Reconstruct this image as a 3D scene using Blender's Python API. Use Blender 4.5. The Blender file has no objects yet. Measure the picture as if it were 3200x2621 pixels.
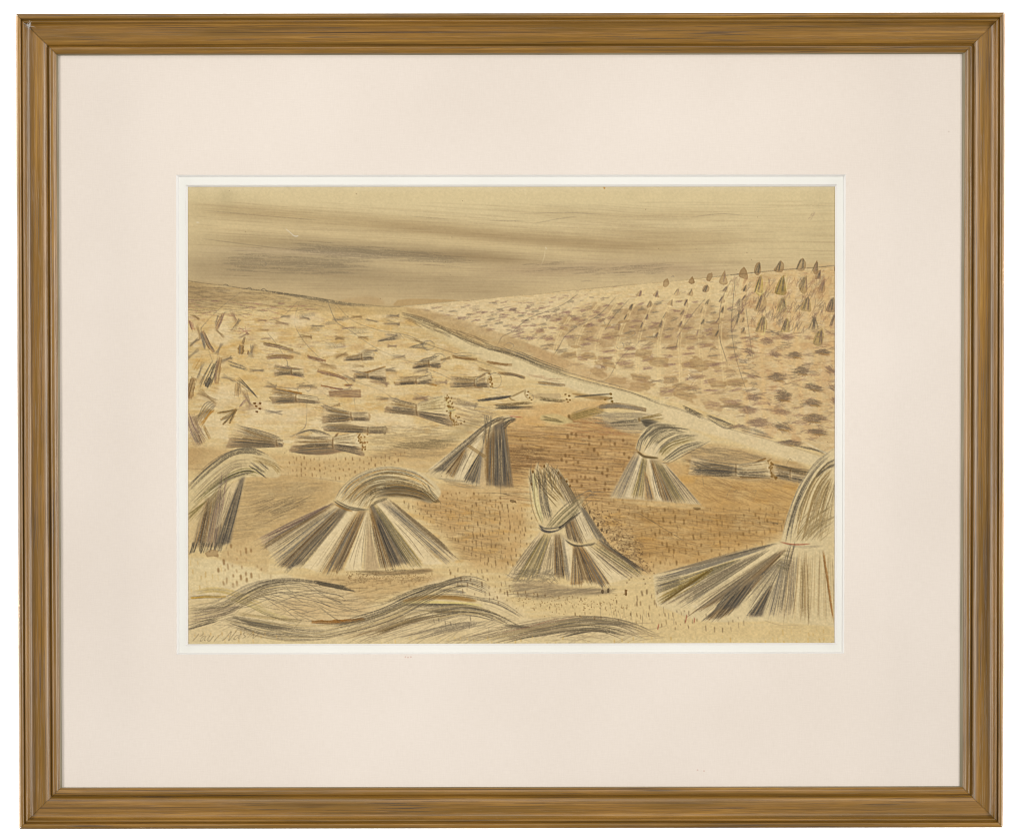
import bpy, math, random
import numpy as np

# ================================================================== camera, light, exposure
# 1 sheet unit = 0.2 mm.  The picture plane (top of the window mat) is y = 0; the viewer is on the -y side.
K = 0.0002
CX, CY = 1600.0, 1310.5
D = 2.2                                   # camera distance from the mat
SC = bpy.context.scene
COL = SC.collection

cam_data = bpy.data.cameras.new('camera')
cam = bpy.data.objects.new('camera', cam_data); COL.objects.link(cam)
cam.location = (0, -D, 0); cam.rotation_euler = (math.radians(90), 0, 0)
cam_data.sensor_width = 36.0; cam_data.sensor_fit = 'HORIZONTAL'
cam_data.lens = 36.0 * D / (3200 * K)
cam_data.clip_start = 0.05; cam_data.clip_end = 60
SC.camera = cam

world = bpy.data.worlds.new('World'); SC.world = world; world.use_nodes = True
bg = world.node_tree.nodes['Background']
bg.inputs['Color'].default_value = (1.0, 0.985, 0.965, 1); bg.inputs['Strength'].default_value = 0.26

def area_lamp(name, loc, target, sx, sy, power, col=(1, 0.985, 0.965)):
    l = bpy.data.lights.new(name, 'AREA'); l.shape = 'RECTANGLE'; l.size = sx; l.size_y = sy; l.energy = power; l.color = col
    o = bpy.data.objects.new(name, l); COL.objects.link(o); o.location = loc
    v = [t - a for t, a in zip(target, loc)]
    from mathutils import Vector
    o.rotation_euler = Vector(v).to_track_quat('-Z', 'Y').to_euler()
    return o
GAIN = 0.87
area_lamp('copy_lamp', (-1.60, -1.65, 0.05), (0, 0, 0), 0.5, 1.3, 33 * GAIN)
area_lamp('copy_lamp', (1.60, -1.65, 0.05), (0, 0, 0), 0.5, 1.3, 33 * GAIN)
area_lamp('top_lamp', (0.0, -1.9, 1.7), (0, 0, 0), 1.5, 0.7, 14 * GAIN)
for sx in (-1, 1):                         # two unseen lamps, added to keep the wall behind the picture pure white
    area_lamp('added_wall_light', (sx * 1.1, 0.02, 0.0), (sx * 0.15, 0.45, 0), 0.4, 1.2, 22)

SC.view_settings.view_transform = 'Standard'; SC.view_settings.look = 'None'
SC.view_settings.exposure = 0.0; SC.view_settings.gamma = 1.0; SC.view_settings.use_curve_mapping = False
SC.cycles.filter_width = 1.05; SC.cycles.max_bounces = 8; SC.cycles.diffuse_bounces = 4
E = 1.18                                  # light reaching the sheet, used to turn seen colours into surface colours

# ================================================================== helpers
def P(x, y, h=0.0):
    """A measured point of the picture, h metres in front of the mat, as a place in the room."""
    f = K * (D - h) / D
    return ((x - CX) * f, -h, -(y - CY) * f)

def srgb(c):
    c = np.asarray(c, float) / 255.0
    return np.where(c <= 0.04045, c / 12.92, ((c + 0.055) / 1.055) ** 2.4)

def base(c):                              # seen colour -> surface colour
    return (*[float(min(0.9, v / E)) for v in srgb(c)], 1)

def obj(name, verts, faces, mat, parent=None, smooth=False, uvs=None):
    me = bpy.data.meshes.new(name); me.from_pydata(verts, [], faces); me.update()
    if uvs is not None:
        lay = me.uv_layers.new(name='grain')
        for l in me.loops: lay.data[l.index].uv = uvs[l.vertex_index]
    if smooth:
        for p in me.polygons: p.use_smooth = True
    me.materials.append(mat)
    o = bpy.data.objects.new(name, me); COL.objects.link(o)
    if parent is not None: o.parent = parent
    return o

class NT:
    """small node-tree helper"""
    def __init__(s, name, rough=0.8, spec=0.2):
        s.m = bpy.data.materials.new(name); s.m.use_nodes = True; s.t = s.m.node_tree; s.n = s.t.nodes; s.l = s.t.links
        s.p = s.n['Principled BSDF']; s.p.inputs['Roughness'].default_value = rough; s.p.inputs['Specular IOR Level'].default_value = spec
    def node(s, k, **kw):
        n = s.n.new(k)
        for a, v in kw.items():
            if a in n.inputs: n.inputs[a].default_value = v
            else: setattr(n, a, v)
        return n
    def link(s, a, b): s.l.new(a, b)
    def coords(s, uv=None, scale=(1, 1, 1), off=(0, 0, 0)):
        c = s.node('ShaderNodeUVMap', uv_map=uv).outputs[0] if uv else s.node('ShaderNodeTexCoord').outputs['Object']
        m = s.node('ShaderNodeMapping'); m.inputs['Scale'].default_value = scale; m.inputs['Location'].default_value = off
        s.link(c, m.inputs[0]); return m.outputs[0]
    def noise(s, vec, scale=1.0, detail=3.0, rough=0.55):
        n = s.node('ShaderNodeTexNoise'); n.inputs['Scale'].default_value = scale; n.inputs['Detail'].default_value = detail; n.inputs['Roughness'].default_value = rough
        s.link(vec, n.inputs['Vector']); return n.outputs['Fac']
    def ramp(s, fac, stops):
        r = s.node('ShaderNodeValToRGB'); e = r.color_ramp.elements
        while len(e) < len(stops): e.new(0.5)
        for el, (p, c) in zip(e, stops): el.position = p; el.color = c if len(c) == 4 else (*c, 1)
        s.link(fac, r.inputs[0]); return r.outputs[0]
    def mix(s, fac, a, b, mode='MIX'):
        m = s.node('ShaderNodeMix', data_type='RGBA', blend_type=mode)
        for v, i in ((fac, 0), (a, 6), (b, 7)):
            if hasattr(v, 'is_output'): s.link(v, m.inputs[i])
            else: m.inputs[i].default_value = v
        return m.outputs[2]
    def math(s, op, a, b=0.0):
        m = s.node('ShaderNodeMath', operation=op)
        for v, i in ((a, 0), (b, 1)):
            if hasattr(v, 'is_output'): s.link(v, m.inputs[i])
            else: m.inputs[i].default_value = v
        return m.outputs[0]
    def bump(s, h, strength, dist):
        b = s.node('ShaderNodeBump'); b.inputs['Strength'].default_value = strength; b.inputs['Distance'].default_value = dist
        s.link(h, b.inputs['Height']); s.link(b.outputs[0], s.p.inputs['Normal'])

# ================================================================== the drawing's strokes
# ---- the drawing: pencil and wash, laid down stroke by stroke on a raster of the sheet -------------
def paint_drawing(S=0.6):
    """Returns (colours H x W x 3 in sRGB, x0, y0, S).  Units: sheet units of 0.2 mm."""
    X0, Y0, X1, Y1 = 583.0, 580.0, 2614.0, 2017.0
    W, H = int((X1 - X0) * S), int((Y1 - Y0) * S)
    rng = np.random.default_rng(11)

    def smooth_noise(cx, cy, seed):
        r = np.random.default_rng(seed)
        gw, gh = int(W / (cx * S)) + 3, int(H / (cy * S)) + 3
        g = r.random((gh, gw))
        ys = np.linspace(0, gh - 2.001, H); xs = np.linspace(0, gw - 2.001, W)
        yi, xi = ys.astype(int), xs.astype(int)
        fy = (ys - yi); fx = (xs - xi)
        fy = (fy * fy * (3 - 2 * fy))[:, None]; fx = (fx * fx * (3 - 2 * fx))[None, :]
        a = g[yi][:, xi]; b = g[yi][:, xi + 1]; c = g[yi + 1][:, xi]; d = g[yi + 1][:, xi + 1]
        return (a * (1 - fx) + b * fx) * (1 - fy) + (c * (1 - fx) + d * fx) * fy

    def boxblur(m, r):
        if r < 1: return m
        for ax in (0, 1):
            k = np.pad(m, [(r + 1, r) if i == ax else (0, 0) for i in (0, 1)], mode='edge').cumsum(ax)
            n = m.shape[ax]
            hi = np.take(k, range(2 * r + 1, 2 * r + 1 + n), ax); lo = np.take(k, range(0, n), ax)
            m = (hi - lo) / (2 * r + 1)
        return m

    tooth = 0.42 * rng.random((H, W)) + 0.4 * smooth_noise(4.2, 3.6, 1) + 0.22 * smooth_noise(8, 5, 2)
    tooth = (tooth - tooth.min()) / (tooth.max() - tooth.min())
    patch = 0.6 * smooth_noise(60, 34, 3) + 0.4 * smooth_noise(22, 12, 4)      # uneven water colour
    streak = 0.5 * smooth_noise(150, 7, 5) + 0.5 * smooth_noise(60, 5, 6)     # sideways brush drag
    C = np.empty((H, W, 3)); C[:] = np.array((217, 194, 146)) / 255.0
    YY, XX = np.mgrid[0:H, 0:W]
    YY = YY / S + Y0; XX = XX / S + X0

    def col(c): return np.array(c, float) / 255.0

    def over(a, c, sl=(slice(None), slice(None))):
        C[sl] = C[sl] * (1 - a[..., None]) + col(c) * a[..., None]

    def curve(p, n=None):
        p = np.asarray(p, float)
        if len(p) == 2:
            L = np.hypot(*(p[1] - p[0])); n = n or max(6, int(L * S * 1.6))
            t = np.linspace(0, 1, n)[:, None]
            return p[0] * (1 - t) + p[1] * t
        L = np.hypot(*np.diff(p, axis=0).T).sum(); n = n or max(10, int(L * S * 1.6))
        q = np.vstack([2 * p[0] - p[1], p, 2 * p[-1] - p[-2]])
        u = np.linspace(0, len(p) - 1.0001, n); i = u.astype(int); f = (u - i)[:, None]
        a, b, c, d = q[i], q[i + 1], q[i + 2], q[i + 3]
        return 0.5 * (2 * b + (c - a) * f + (2 * a - 5 * b + 4 * c - d) * f * f + (3 * b - a - 3 * c + d) * f ** 3)

    def pencil(strokes, c, w=2.2, op=0.6, grain=0.7, taper=0.25, press=(0.6, 1.1), wob=0.0):
        """Lay a batch of strokes (lists of points) in one colour."""
        if not strokes: return
        xs, ys, ws = [], [], []
        sg = max(0.5, w * S * (0.38 if w < 5 else 0.34)); gain = 1.7 if w < 5 else 4.0
        for st in strokes:
            q = curve(st)
            if wob:
                q = q + np.cumsum(rng.normal(0, wob * 0.15, q.shape), 0) * 0.5
            n = len(q)
            seg = np.hypot(*np.diff(q, axis=0).T).sum() * S / max(1, n - 1)
            t = np.linspace(0, 1, n)
            pr = np.minimum(1, np.minimum(t, 1 - t) / max(taper, 1e-3) + 0.15) if taper else np.ones(n)
            pr = pr * rng.uniform(*press) * (0.85 + 0.3 * np.interp(t, np.linspace(0, 1, 7), rng.random(7)))
            xs.append((q[:, 0] - X0) * S); ys.append((q[:, 1] - Y0) * S); ws.append(pr * seg / (sg * 2.5066))
        x = np.concatenate(xs); y = np.concatenate(ys); wt = np.concatenate(ws)
        R = int(np.ceil(2.3 * sg))
        ix, iy = np.round(x).astype(int), np.round(y).astype(int)
        lo_x, hi_x = max(0, ix.min() - R), min(W, ix.max() + R + 1)
        lo_y, hi_y = max(0, iy.min() - R), min(H, iy.max() + R + 1)
        if hi_x <= lo_x or hi_y <= lo_y: return
        w_, h_ = hi_x - lo_x, hi_y - lo_y
        D = np.zeros(w_ * h_)
        for dy in range(-R, R + 1):
            for dx in range(-R, R + 1):
                jx, jy = ix + dx, iy + dy
                ok = (jx >= lo_x) & (jx < hi_x) & (jy >= lo_y) & (jy < hi_y)
                d2 = (jx - x) ** 2 + (jy - y) ** 2
                D += np.bincount(((jy - lo_y) * w_ + jx - lo_x)[ok], (wt * np.exp(-d2 / (2 * sg * sg)))[ok], w_ * h_)
        D = D.reshape(h_, w_)
        sl = (slice(lo_y, hi_y), slice(lo_x, hi_x))
        g = (1 - grain) + grain * 2.0 * np.clip((tooth[sl] - 0.22) * 1.5, 0, 1.1)
        over(op * (1 - np.exp(-gain * D * g)), c, sl)

    def wash(p, c, a=0.5, soft=3, n=0.35, edge=0.0, smooth=True, tex=None, grain=0.0):
        """A brushed area of colour with an uneven body and, where wanted, a darker dried edge."""
        p = np.asarray(p, float)
        if smooth and len(p) > 3:
            p = curve(np.vstack([p, p[:1]]), 12 * len(p))
        pad = soft * 2 + 4
        lx = int(max(0, (p[:, 0].min() - pad - X0) * S)); hx = int(min(W, (p[:, 0].max() + pad - X0) * S + 1))
        ly = int(max(0, (p[:, 1].min() - pad - Y0) * S)); hy = int(min(H, (p[:, 1].max() + pad - Y0) * S + 1))
        if hx <= lx or hy <= ly: return
        sl = (slice(ly, hy), slice(lx, hx)); M = np.zeros((hy - ly, hx - lx))
        xs = np.arange(lx, hx) / S + X0; q = np.vstack([p, p[:1]])
        for sub in (0.25, 0.75):
            for r in range(hy - ly):
                y = (r + ly + sub) / S + Y0
                y0, y1 = q[:-1, 1], q[1:, 1]
                m = (y0 <= y) != (y1 <= y)
                if not m.any(): continue
                xc = np.sort(q[:-1, 0][m] + (y - y0[m]) / (y1[m] - y0[m]) * (q[1:, 0][m] - q[:-1, 0][m]))
                for k in range(0, len(xc) - 1, 2):
                    M[r] += 0.5 * np.clip((xs + 0.5 / S - xc[k]) * S, 0, 1) * np.clip((xc[k + 1] - xs + 0.5 / S) * S, 0, 1)
        r = int(round(soft * S / 2.4))
        B = boxblur(boxblur(M, r), r) if r else M
        A = B * (1 + n * 2 * ((patch if tex is None else tex)[sl] - 0.5))
        if edge:
            A = A + edge * M * np.clip(1 - boxblur(boxblur(M, 2), 2) * 1.02, 0, 1) * 2
        if grain:
            A = A * ((1 - grain) + grain * 1.6 * tooth[sl])
        over(np.clip(A * a, 0, 0.97), c, sl)

    def dab(x, y, w, h, ang, c, a=0.6, edge=0.35, jag=0.12, soft=1.5):
        t = np.linspace(0, 2 * np.pi, 13)[:-1]
        ca, sa = np.cos(np.radians(ang)), np.sin(np.radians(ang))
        k = 1 + rng.normal(0, jag, 12)
        px = np.sign(np.cos(t)) * np.abs(np.cos(t)) ** 0.7 * w / 2 * k
        py = np.sign(np.sin(t)) * np.abs(np.sin(t)) ** 0.7 * h / 2 * k
        wash(np.c_[x + px * ca - py * sa, y + px * sa + py * ca], c, a, soft, 0.35, edge)

    def sweep(A, B, n, c, w=2.2, op=0.6, jit=2.0, trim=(0.12, 0.12), grain=0.7, taper=0.2, press=(0.45, 1.2), rag=0.05):
        """n strokes filling the band between two guide lines with the same number of points."""
        A, B = np.asarray(A, float), np.asarray(B, float); wd = np.hypot(*(A - B).T).max() * 0.8 + 2
        n = int(max(3, min(n * 0.9, wd / (1.3 * w) + 2)))
        bins = ([], [], [])
        for i in range(n):
            t = (i + rng.random()) / n
            t = np.clip(t + rng.normal(0, 0.06), 0, 1)
            p = A * (1 - t) + B * t + rng.normal(0, jit, A.shape) * 0.7
            if len(A) == 2:
                d = p[1] - p[0]; u = rng.random() * trim[0]; v = 1 - rng.random() * trim[1] + rng.normal(0, rag) * 0.8
                nrm = np.array((-d[1], d[0])) * rng.normal(0, 0.008)
                q = np.array([p[0] + d * u, p[0] + d * (u + v) / 2 + nrm, p[0] + d * v])
            else:
                q = curve(p, 24); m = len(q)
                i0 = int(rng.random() * trim[0] * m); i1 = m - int(rng.random() * trim[1] * m)
                q = q[i0:i1:4]
                if len(q) < 3: continue
            bins[rng.integers(0, 3)].append(q)
        c = np.array(c, float)
        pencil(bins[0], c * 0.8, w * 1.1, min(0.9, op * 1.3), grain * .8, taper, press)
        pencil(bins[1], c, w, min(0.95, op * 1.15), grain, taper, press)
        pencil(bins[2], c * 0.9 + np.array((30, 25, 15)), w * 1.2, op, min(1, grain + .15), taper, press)

    GR, DK, BR, OR, OL, MV, YL = ((124, 114, 98), (88, 80, 70), (128, 92, 50), (168, 112, 48), (136, 116, 62), (132, 104, 92), (196, 154, 62))
    LT = (229, 206, 160)

    def wedge(a0, a1, b1, b0, tone, k=1.0):
        """One ray of a sheaf's skirt from the neck (a0, a1) to the ground (b0, b1)."""
        a0, a1, b0, b1 = map(np.array, (a0, a1, b0, b1))
        L = np.hypot(*(b0 - a0)); wd = np.hypot(*(b1 - b0)); n = int(k * wd / 2.6)
        A, B = [a0, b0], [a1, b1]
        P = [a0, a1, b1 * .95 + a1 * .05 + rng.normal(0, 3, 2), b0 * .95 + a0 * .05 + rng.normal(0, 3, 2)]
        if tone == 'L':
            wash(P, LT, 0.75, 3, 0.15, smooth=False); sweep(A, B, n // 4, (150, 128, 96), 1.9, 0.5, 2, (.4, .3))
        elif tone == 'P':
            wash(P, (214, 188, 140), 0.7, 3, 0.2, smooth=False); sweep(A, B, n, (132, 114, 88), 2, 0.5, 2, (.3, .2))
        elif tone == 'D':
            wash(P, (146, 122, 88), 0.8, 6, 0.5, grain=.3, smooth=False); sweep(A, B, int(n * 0.6), (178, 140, 84), 2.2, 0.5, 2)
            sweep(A, B, int(n * 1.5), DK, 2.2, 0.66, 2.5, (0.4, 0.12)); sweep(A, B, n // 3, (206, 178, 130), 2.2, 0.5, 3, (0.5, 0.3)); sweep(A, B, n // 2, BR, 2.2, 0.5, 2)
        elif tone == 'K':
            wash(P, (116, 102, 82), 0.85, 6, 0.5, grain=.3, smooth=False); sweep(A, B, n // 3, (160, 128, 84), 2.0, 0.5, 2)
            sweep(A, B, int(n * 2.0), (82, 76, 68), 2.6, 0.7, 2.5, (0.35, 0.1)); sweep(A, B, n // 4, (190, 162, 116), 2.4, 0.55, 3, (0.4, 0.2))
        elif tone == 'B':
            wash(P, (180, 142, 88), 0.7, 4, 0.6, grain=.3, smooth=False); sweep(A, B, n, BR, 2.3, 0.6, 2); sweep(A, B, n, GR, 2.0, 0.6, 2, (0.4, 0.1))
        elif tone == 'G':
            wash(P, (190, 166, 126), 0.6, 5, 0.5, grain=.3, smooth=False); sweep(A, B, int(n * 1.3), GR, 2.0, 0.55, 2)
        elif tone == 'M':
            wash(P, (196, 166, 122), 0.6, 5, 0.5, grain=.3, smooth=False); sweep(A, B, n, MV, 2.2, 0.5, 2); sweep(A, B, n // 2, GR, 2, 0.5, 2)
        elif tone == 'O':
            wash(P, (196, 170, 116), 0.6, 5, 0.5, grain=.3, smooth=False); sweep(A, B, n, OL, 2.3, 0.55, 2); sweep(A, B, n // 2, GR, 2, 0.5, 2)

    def hatch(poly, n, ang, ln, c, w=2.0, op=0.4, jang=4, grain=0.8, bow=0.0):
        """n short strokes scattered through a polygon at one angle."""
        P = np.asarray(poly, float); lo, hi = P.min(0), P.max(0); out = []
        q = np.vstack([P, P[:1]]); tries = 0
        while len(out) < n and tries < n * 12:
            tries += 1
            x, y = rng.uniform(lo[0], hi[0]), rng.uniform(lo[1], hi[1])
            m = (q[:-1, 1] <= y) != (q[1:, 1] <= y)
            if not m.any(): continue
            xc = q[:-1, 0][m] + (y - q[:-1, 1][m]) / (q[1:, 1][m] - q[:-1, 1][m]) * (q[1:, 0][m] - q[:-1, 0][m])
            if (xc < x).sum() % 2 == 0: continue
            a = np.radians(ang + rng.normal(0, jang)); l = ln * rng.uniform(0.5, 1.3) / 2
            dx, dy = np.cos(a) * l, np.sin(a) * l
            out.append([(x - dx, y - dy), (x - dy * bow, y + dx * bow - abs(bow) * 0), (x + dx, y + dy)])
        pencil(out, c, w, op, grain, 0.3)

    def ticks(poly, n, c, ln=(10, 18), w=5, op=0.6, lean=0.06, grain=0.2):
        """stubble: short upright brush touches"""
        P = np.asarray(poly, float); lo, hi = P.min(0), P.max(0); out = []; q = np.vstack([P, P[:1]]); tries = 0; used = []
        while len(out) < n and tries < n * 20:
            tries += 1
            x, y = rng.uniform(lo[0], hi[0]), rng.uniform(lo[1], hi[1])
            m = (q[:-1, 1] <= y) != (q[1:, 1] <= y)
            if not m.any(): continue
            xc = q[:-1, 0][m] + (y - q[:-1, 1][m]) / (q[1:, 1][m] - q[:-1, 1][m]) * (q[1:, 0][m] - q[:-1, 0][m])
            if (xc < x).sum() % 2 == 0: continue
            if any(abs(x - u) < 11 and abs(y - v) < 15 for u, v in used[-140:]): continue
            used.append((x, y)); l = rng.uniform(*ln) * rng.uniform(.6, 1.1)
            out.append([(x, y), (x + rng.normal(lean, 0.08) * l, y + l)])
        pencil(out[::2], np.array(c) - 12, w * .95, op, grain, 0.15, (0.3, 1.2)); pencil(out[1::2], np.array(c) + 6, w * .75, op * .9, grain + .1, 0.15, (0.3, 1.2))

    # ---------------------------------------------------------------- sky
    hl = [(583, 876), (640, 885), (711, 893), (760, 901), (823, 908), (890, 917), (960, 926), (1020, 936), (1090, 947), (1155, 953), (1200, 957), (1250, 957)]
    hr = [(1250, 957), (1330, 950), (1410, 942), (1490, 936), (1580, 926), (1680, 918), (1770, 908), (1870, 899), (1960, 890), (2100, 878), (2200, 868), (2290, 858), (2340, 853), (2450, 842), (2550, 835), (2616, 828)]
    hz = np.array(hl + hr[1:]); HY = np.interp(XX[0], hz[:, 0], hz[:, 1])[None, :]
    sky = np.clip((HY - YY) / 2.0, 0, 1)
    T = np.clip((YY - 640) / 320, 0, 1)
    C[:] = col((219, 197, 148)) * (1 - T[..., None]) + col((204, 176, 127)) * T[..., None]

    def band(p, sg, c, a, sg2=None):
        p = np.array(p, float); cy = np.interp(XX[0], p[:, 0], p[:, 1])[None, :]
        d = YY - cy; s_ = np.where(d < 0, sg, sg2 or sg)
        fade = np.clip((XX - p[0, 0] + 110) / 220, 0, 1) * np.clip((p[-1, 0] - XX + 110) / 220, 0, 1)
        over(0.82 * a * np.exp(-d * d / (2 * s_ * s_)) * fade * (0.84 + 0.32 * streak), c)
    band([(600, 650), (850, 668), (1240, 700), (1600, 738), (1950, 765), (2200, 765)], 20, (184, 156, 108), 0.75, 26)
    band([(1180, 706), (1400, 722), (1640, 750), (1900, 768), (2040, 770)], 12, (168, 141, 98), 0.65)
    band([(560, 706), (900, 722), (1240, 748), (1500, 768), (1900, 800)], 13, (216, 190, 139), 0.7)
    band([(640, 752), (900, 760), (1200, 780), (1500, 806), (1700, 822)], 20, (170, 145, 102), 0.75)
    band([(900, 775), (1060, 780), (1200, 794), (1330, 802), (1420, 804)], 15, (142, 124, 96), 0.55)
    band([(1300, 790), (1450, 800), (1640, 818)], 14, (158, 132, 92), 0.7)
    band([(700, 778), (820, 783), (1000, 790), (1150, 802)], 7, (204, 178, 138), 0.75)
    band([(660, 812), (850, 818), (1000, 826), (1160, 845)], 22, (150, 130, 98), 0.66, 30)
    band([(560, 830), (800, 842), (1100, 856), (1400, 880), (1640, 902)], 26, (168, 144, 104), 0.75, 44)
    band([(1180, 815), (1330, 822), (1560, 838), (1760, 842)], 12, (204, 178, 130), 0.7)
    band([(1560, 846), (1720, 842), (1900, 834), (2080, 836), (2230, 850)], 16, (176, 149, 112), 0.75, 22)
    band([(1900, 724), (2100, 734), (2330, 748)], 16, (186, 160, 114), 0.7)
    band([(1640, 666), (1900, 678), (2260, 668)], 14, (198, 173, 126), 0.7)
    band([(1820, 790), (2100, 800), (2420, 830)], 10, (190, 165, 120), 0.6)
    band([(1500, 880), (1800, 874), (2100, 860)], 12, (206, 181, 133), 0.55)
    over(0.5 * np.exp(-((XX - 2620) / 260) ** 2 - ((YY - 760) / 100) ** 2), (214, 191, 140))
    over(0.28 * np.exp(-((XX - 705) / 26) ** 2 - ((YY - 610) / 45) ** 2), (168, 152, 112))
    over(0.5 * np.clip((606 - YY) / 24, 0, 1) * (0.4 + streak), (222, 204, 162))
    wash([(1040, 946), (1100, 930), (1170, 928), (1200, 944), (1180, 956), (1100, 950)], (178, 142, 92), 0.45, 6)
    wash([(1240, 938), (1300, 934), (1420, 938), (1400, 946), (1240, 957)], (182, 146, 92), 0.6, 4, edge=0.3)
    flow = []
    for i in range(900):
        x = rng.uniform(560, 2560); y = rng.uniform(630, 930); L = rng.uniform(60, 330)
        sl_ = 0.075 * np.clip(1 - (y - 640) / 320, -0.2, 1) * (1 if x < 1900 else -0.1) + rng.normal(0, 0.012)
        if y + 6 > np.interp(x, hz[:, 0], hz[:, 1]) or y + L * sl_ + 6 > np.interp(x + L, hz[:, 0], hz[:, 1]): continue
        flow.append([(x, y), (x + L * .5, y + L * .5 * sl_ + rng.normal(0, 1.2)), (x + L, y + L * sl_)])
    pencil(flow[::2], (146, 116, 78), 1.6, 0.13, 0.9); pencil(flow[1::2], (136, 114, 86), 2.8, 0.12, 0.95)
    dark = []
    for i in range(150):
        x = rng.uniform(900, 1380); y = 772 + (x - 900) * 0.075 + rng.normal(0, 9); L = rng.uniform(40, 140)
        dark.append([(x, y), (x + L, y + L * 0.07)])
    for i in range(150):
        x = rng.uniform(690, 1080); y = rng.normal(824, 17); L = rng.uniform(40, 120)
        dark.append([(x, y), (x + L, y + L * 0.03)])
    for i in range(60):
        x = rng.uniform(1620, 2050); y = rng.normal(842, 10); L = rng.uniform(30, 80)
        dark.append([(x, y), (x + L, y - L * 0.07)])
    pencil(dark, (104, 93, 75), 2.0, 0.28, 0.95)
    pencil([[(760, 771), (800, 774), (822, 776)], [(630, 745), (760, 762), (900, 778), (1060, 790)], [(636, 657), (760, 668), (900, 680), (1000, 688)],
            [(1270, 674), (1400, 684)], [(1600, 668), (1760, 664), (1880, 669)], [(2160, 678), (2250, 668), (2320, 672)], [(1530, 688), (1640, 690)], [(1660, 700), (1740, 684), (1800, 676)]], (120, 107, 86), 1.8, 0.34)
    pencil([[(814, 822), (824, 816), (832, 826), (822, 832), (814, 824)]], GR, 1.6, 0.5)
    hatch([(2525, 680), (2545, 655), (2548, 665), (2532, 686)], 8, -50, 18, MV, 1.8, 0.3)

    # ---------------------------------------------------------------- ground under everything
    low = 1 - sky
    over(low, (219, 190, 132))
    over(low * np.clip((streak - 0.42) * 2.2, 0, 1) * 0.35 * (XX < 1750), (206, 170, 110))
    over(low * np.clip((0.5 - streak) * 2.2, 0, 1) * 0.45, (226, 204, 158))
    over(low * np.clip((patch - 0.5) * 2.5, 0, 1) * 0.42 * np.clip((1500 - YY) / 200, 0, 1), (206, 164, 96))
    over(low * np.clip((tooth - 0.66) * 3, 0, 1) * 0.45 * np.clip((1420 - YY) / 200, 0, 1) * (XX < 1500), (198, 146, 74))
    # left brow of the hill, dull and scribbled
    wash([(583, 878), (711, 894), (890, 918), (1090, 948), (1255, 958), (1300, 975), (1180, 985), (980, 965), (800, 962), (583, 968)], (178, 148, 98), 0.62, 16, 0.5, tex=streak, smooth=False)
    wash([(583, 880), (700, 896), (800, 910), (760, 940), (583, 948)], (160, 132, 92), 0.4, 14, 0.5, tex=streak)
    hatch([(583, 882), (760, 902), (1000, 936), (1000, 975), (583, 985)], 150, 3, 46, (116, 98, 74), 1.9, 0.42, 7)
    hatch([(583, 930), (1000, 950), (1030, 1010), (583, 1010)], 70, 2, 36, (150, 98, 92), 1.9, 0.42, 9)
    hatch([(660, 985), (1080, 985), (1100, 1110), (740, 1110)], 60, 4, 34, (146, 110, 98), 1.9, 0.40, 8)
    pencil([hl], (97, 86, 70), 2.2, 0.5, 0.8, 0); pencil([hl[3:10]], (90, 80, 64), 4.5, 0.42, 0.95)
    pencil([[(690, 893), (706, 888), (716, 896)], [(765, 902), (780, 898), (788, 906)], [(815, 906), (824, 902), (838, 912)]], (98, 88, 71), 2.4, 0.7)
    pencil([[(850, 912), (960, 930), (1060, 948), (1160, 958)]] * 2, (97, 86, 69), 5.5, 0.5, 0.9)
    # valley side between the horizon and the track
    wash([(1100, 955), (1250, 962), (1330, 1000), (1520, 1090), (1640, 1150), (1560, 1160), (1400, 1110), (1250, 1040)], (205, 174, 116), 0.7, 12)
    hatch([(590, 985), (1250, 985), (1560, 1170), (1640, 1290), (1500, 1330), (590, 1400)], 900, 1, 34, (196, 150, 84), 2.2, 0.42, 9)
    hatch([(590, 985), (1250, 985), (1560, 1170), (1640, 1290), (1500, 1330), (590, 1400)], 700, 1, 44, (232, 208, 162), 2.6, 0.5, 7)
    hatch([(590, 985), (1250, 985), (1560, 1170), (1640, 1290), (1500, 1330), (590, 1400)], 260, 2, 30, (150, 120, 88), 1.9, 0.38, 12)
    for _ in range(260):
        x = rng.uniform(590, 1500); yy = rng.uniform(985, 1380); dab(x, yy, rng.uniform(20, 60), rng.uniform(7, 20), rng.normal(0, 6), [(208, 164, 92), (228, 203, 156), (198, 160, 104)][rng.integers(0, 3)], 0.4, 0.0, 0.2, 4)
    # pencil guide lines down the left slope
    pencil([[(1022, 938), (1040, 985), (1056, 1010), (1090, 1030), (1180, 1090), (1280, 1130), (1390, 1175), (1460, 1215)],
            [(1046, 945), (1100, 1000), (1180, 1030), (1252, 1042), (1310, 1060)],
            [(935, 940), (920, 1005), (945, 1060), (990, 1110), (1070, 1180), (1100, 1220), (1112, 1290)],
            [(835, 1040), (860, 1070), (895, 1125), (905, 1150), (985, 1210), (1060, 1260)],
            [(1070, 1180), (1180, 1215), (1240, 1250), (1300, 1258)], [(760, 905), (690, 960), (640, 1010), (628, 1035), (650, 1090), (670, 1150)],
            [(1260, 1050), (1350, 1080), (1470, 1120), (1600, 1165)], [(958, 1240), (956, 1320), (940, 1345), (905, 1365)], [(930, 940), (880, 990), (840, 1000)],
            [(583, 1463), (640, 1466), (760, 1482), (900, 1484), (1000, 1495), (1080, 1505)]], (127, 113, 91), 1.7, 0.55, 0.6, 0.1)
    # yellow scumble
    for (x, y, w_, h_) in ((1000, 1005, 120, 60), (900, 1020, 70, 120), (660, 1080, 90, 130), (760, 1160, 140, 120), (1120, 990, 160, 60), (1350, 1190, 260, 40), (1200, 1230, 300, 36), (900, 1190, 200, 40)):
        dab(x, y, w_, h_, 0, (214, 170, 96), 0.24, 0.0, 0.25, 14)
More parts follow.
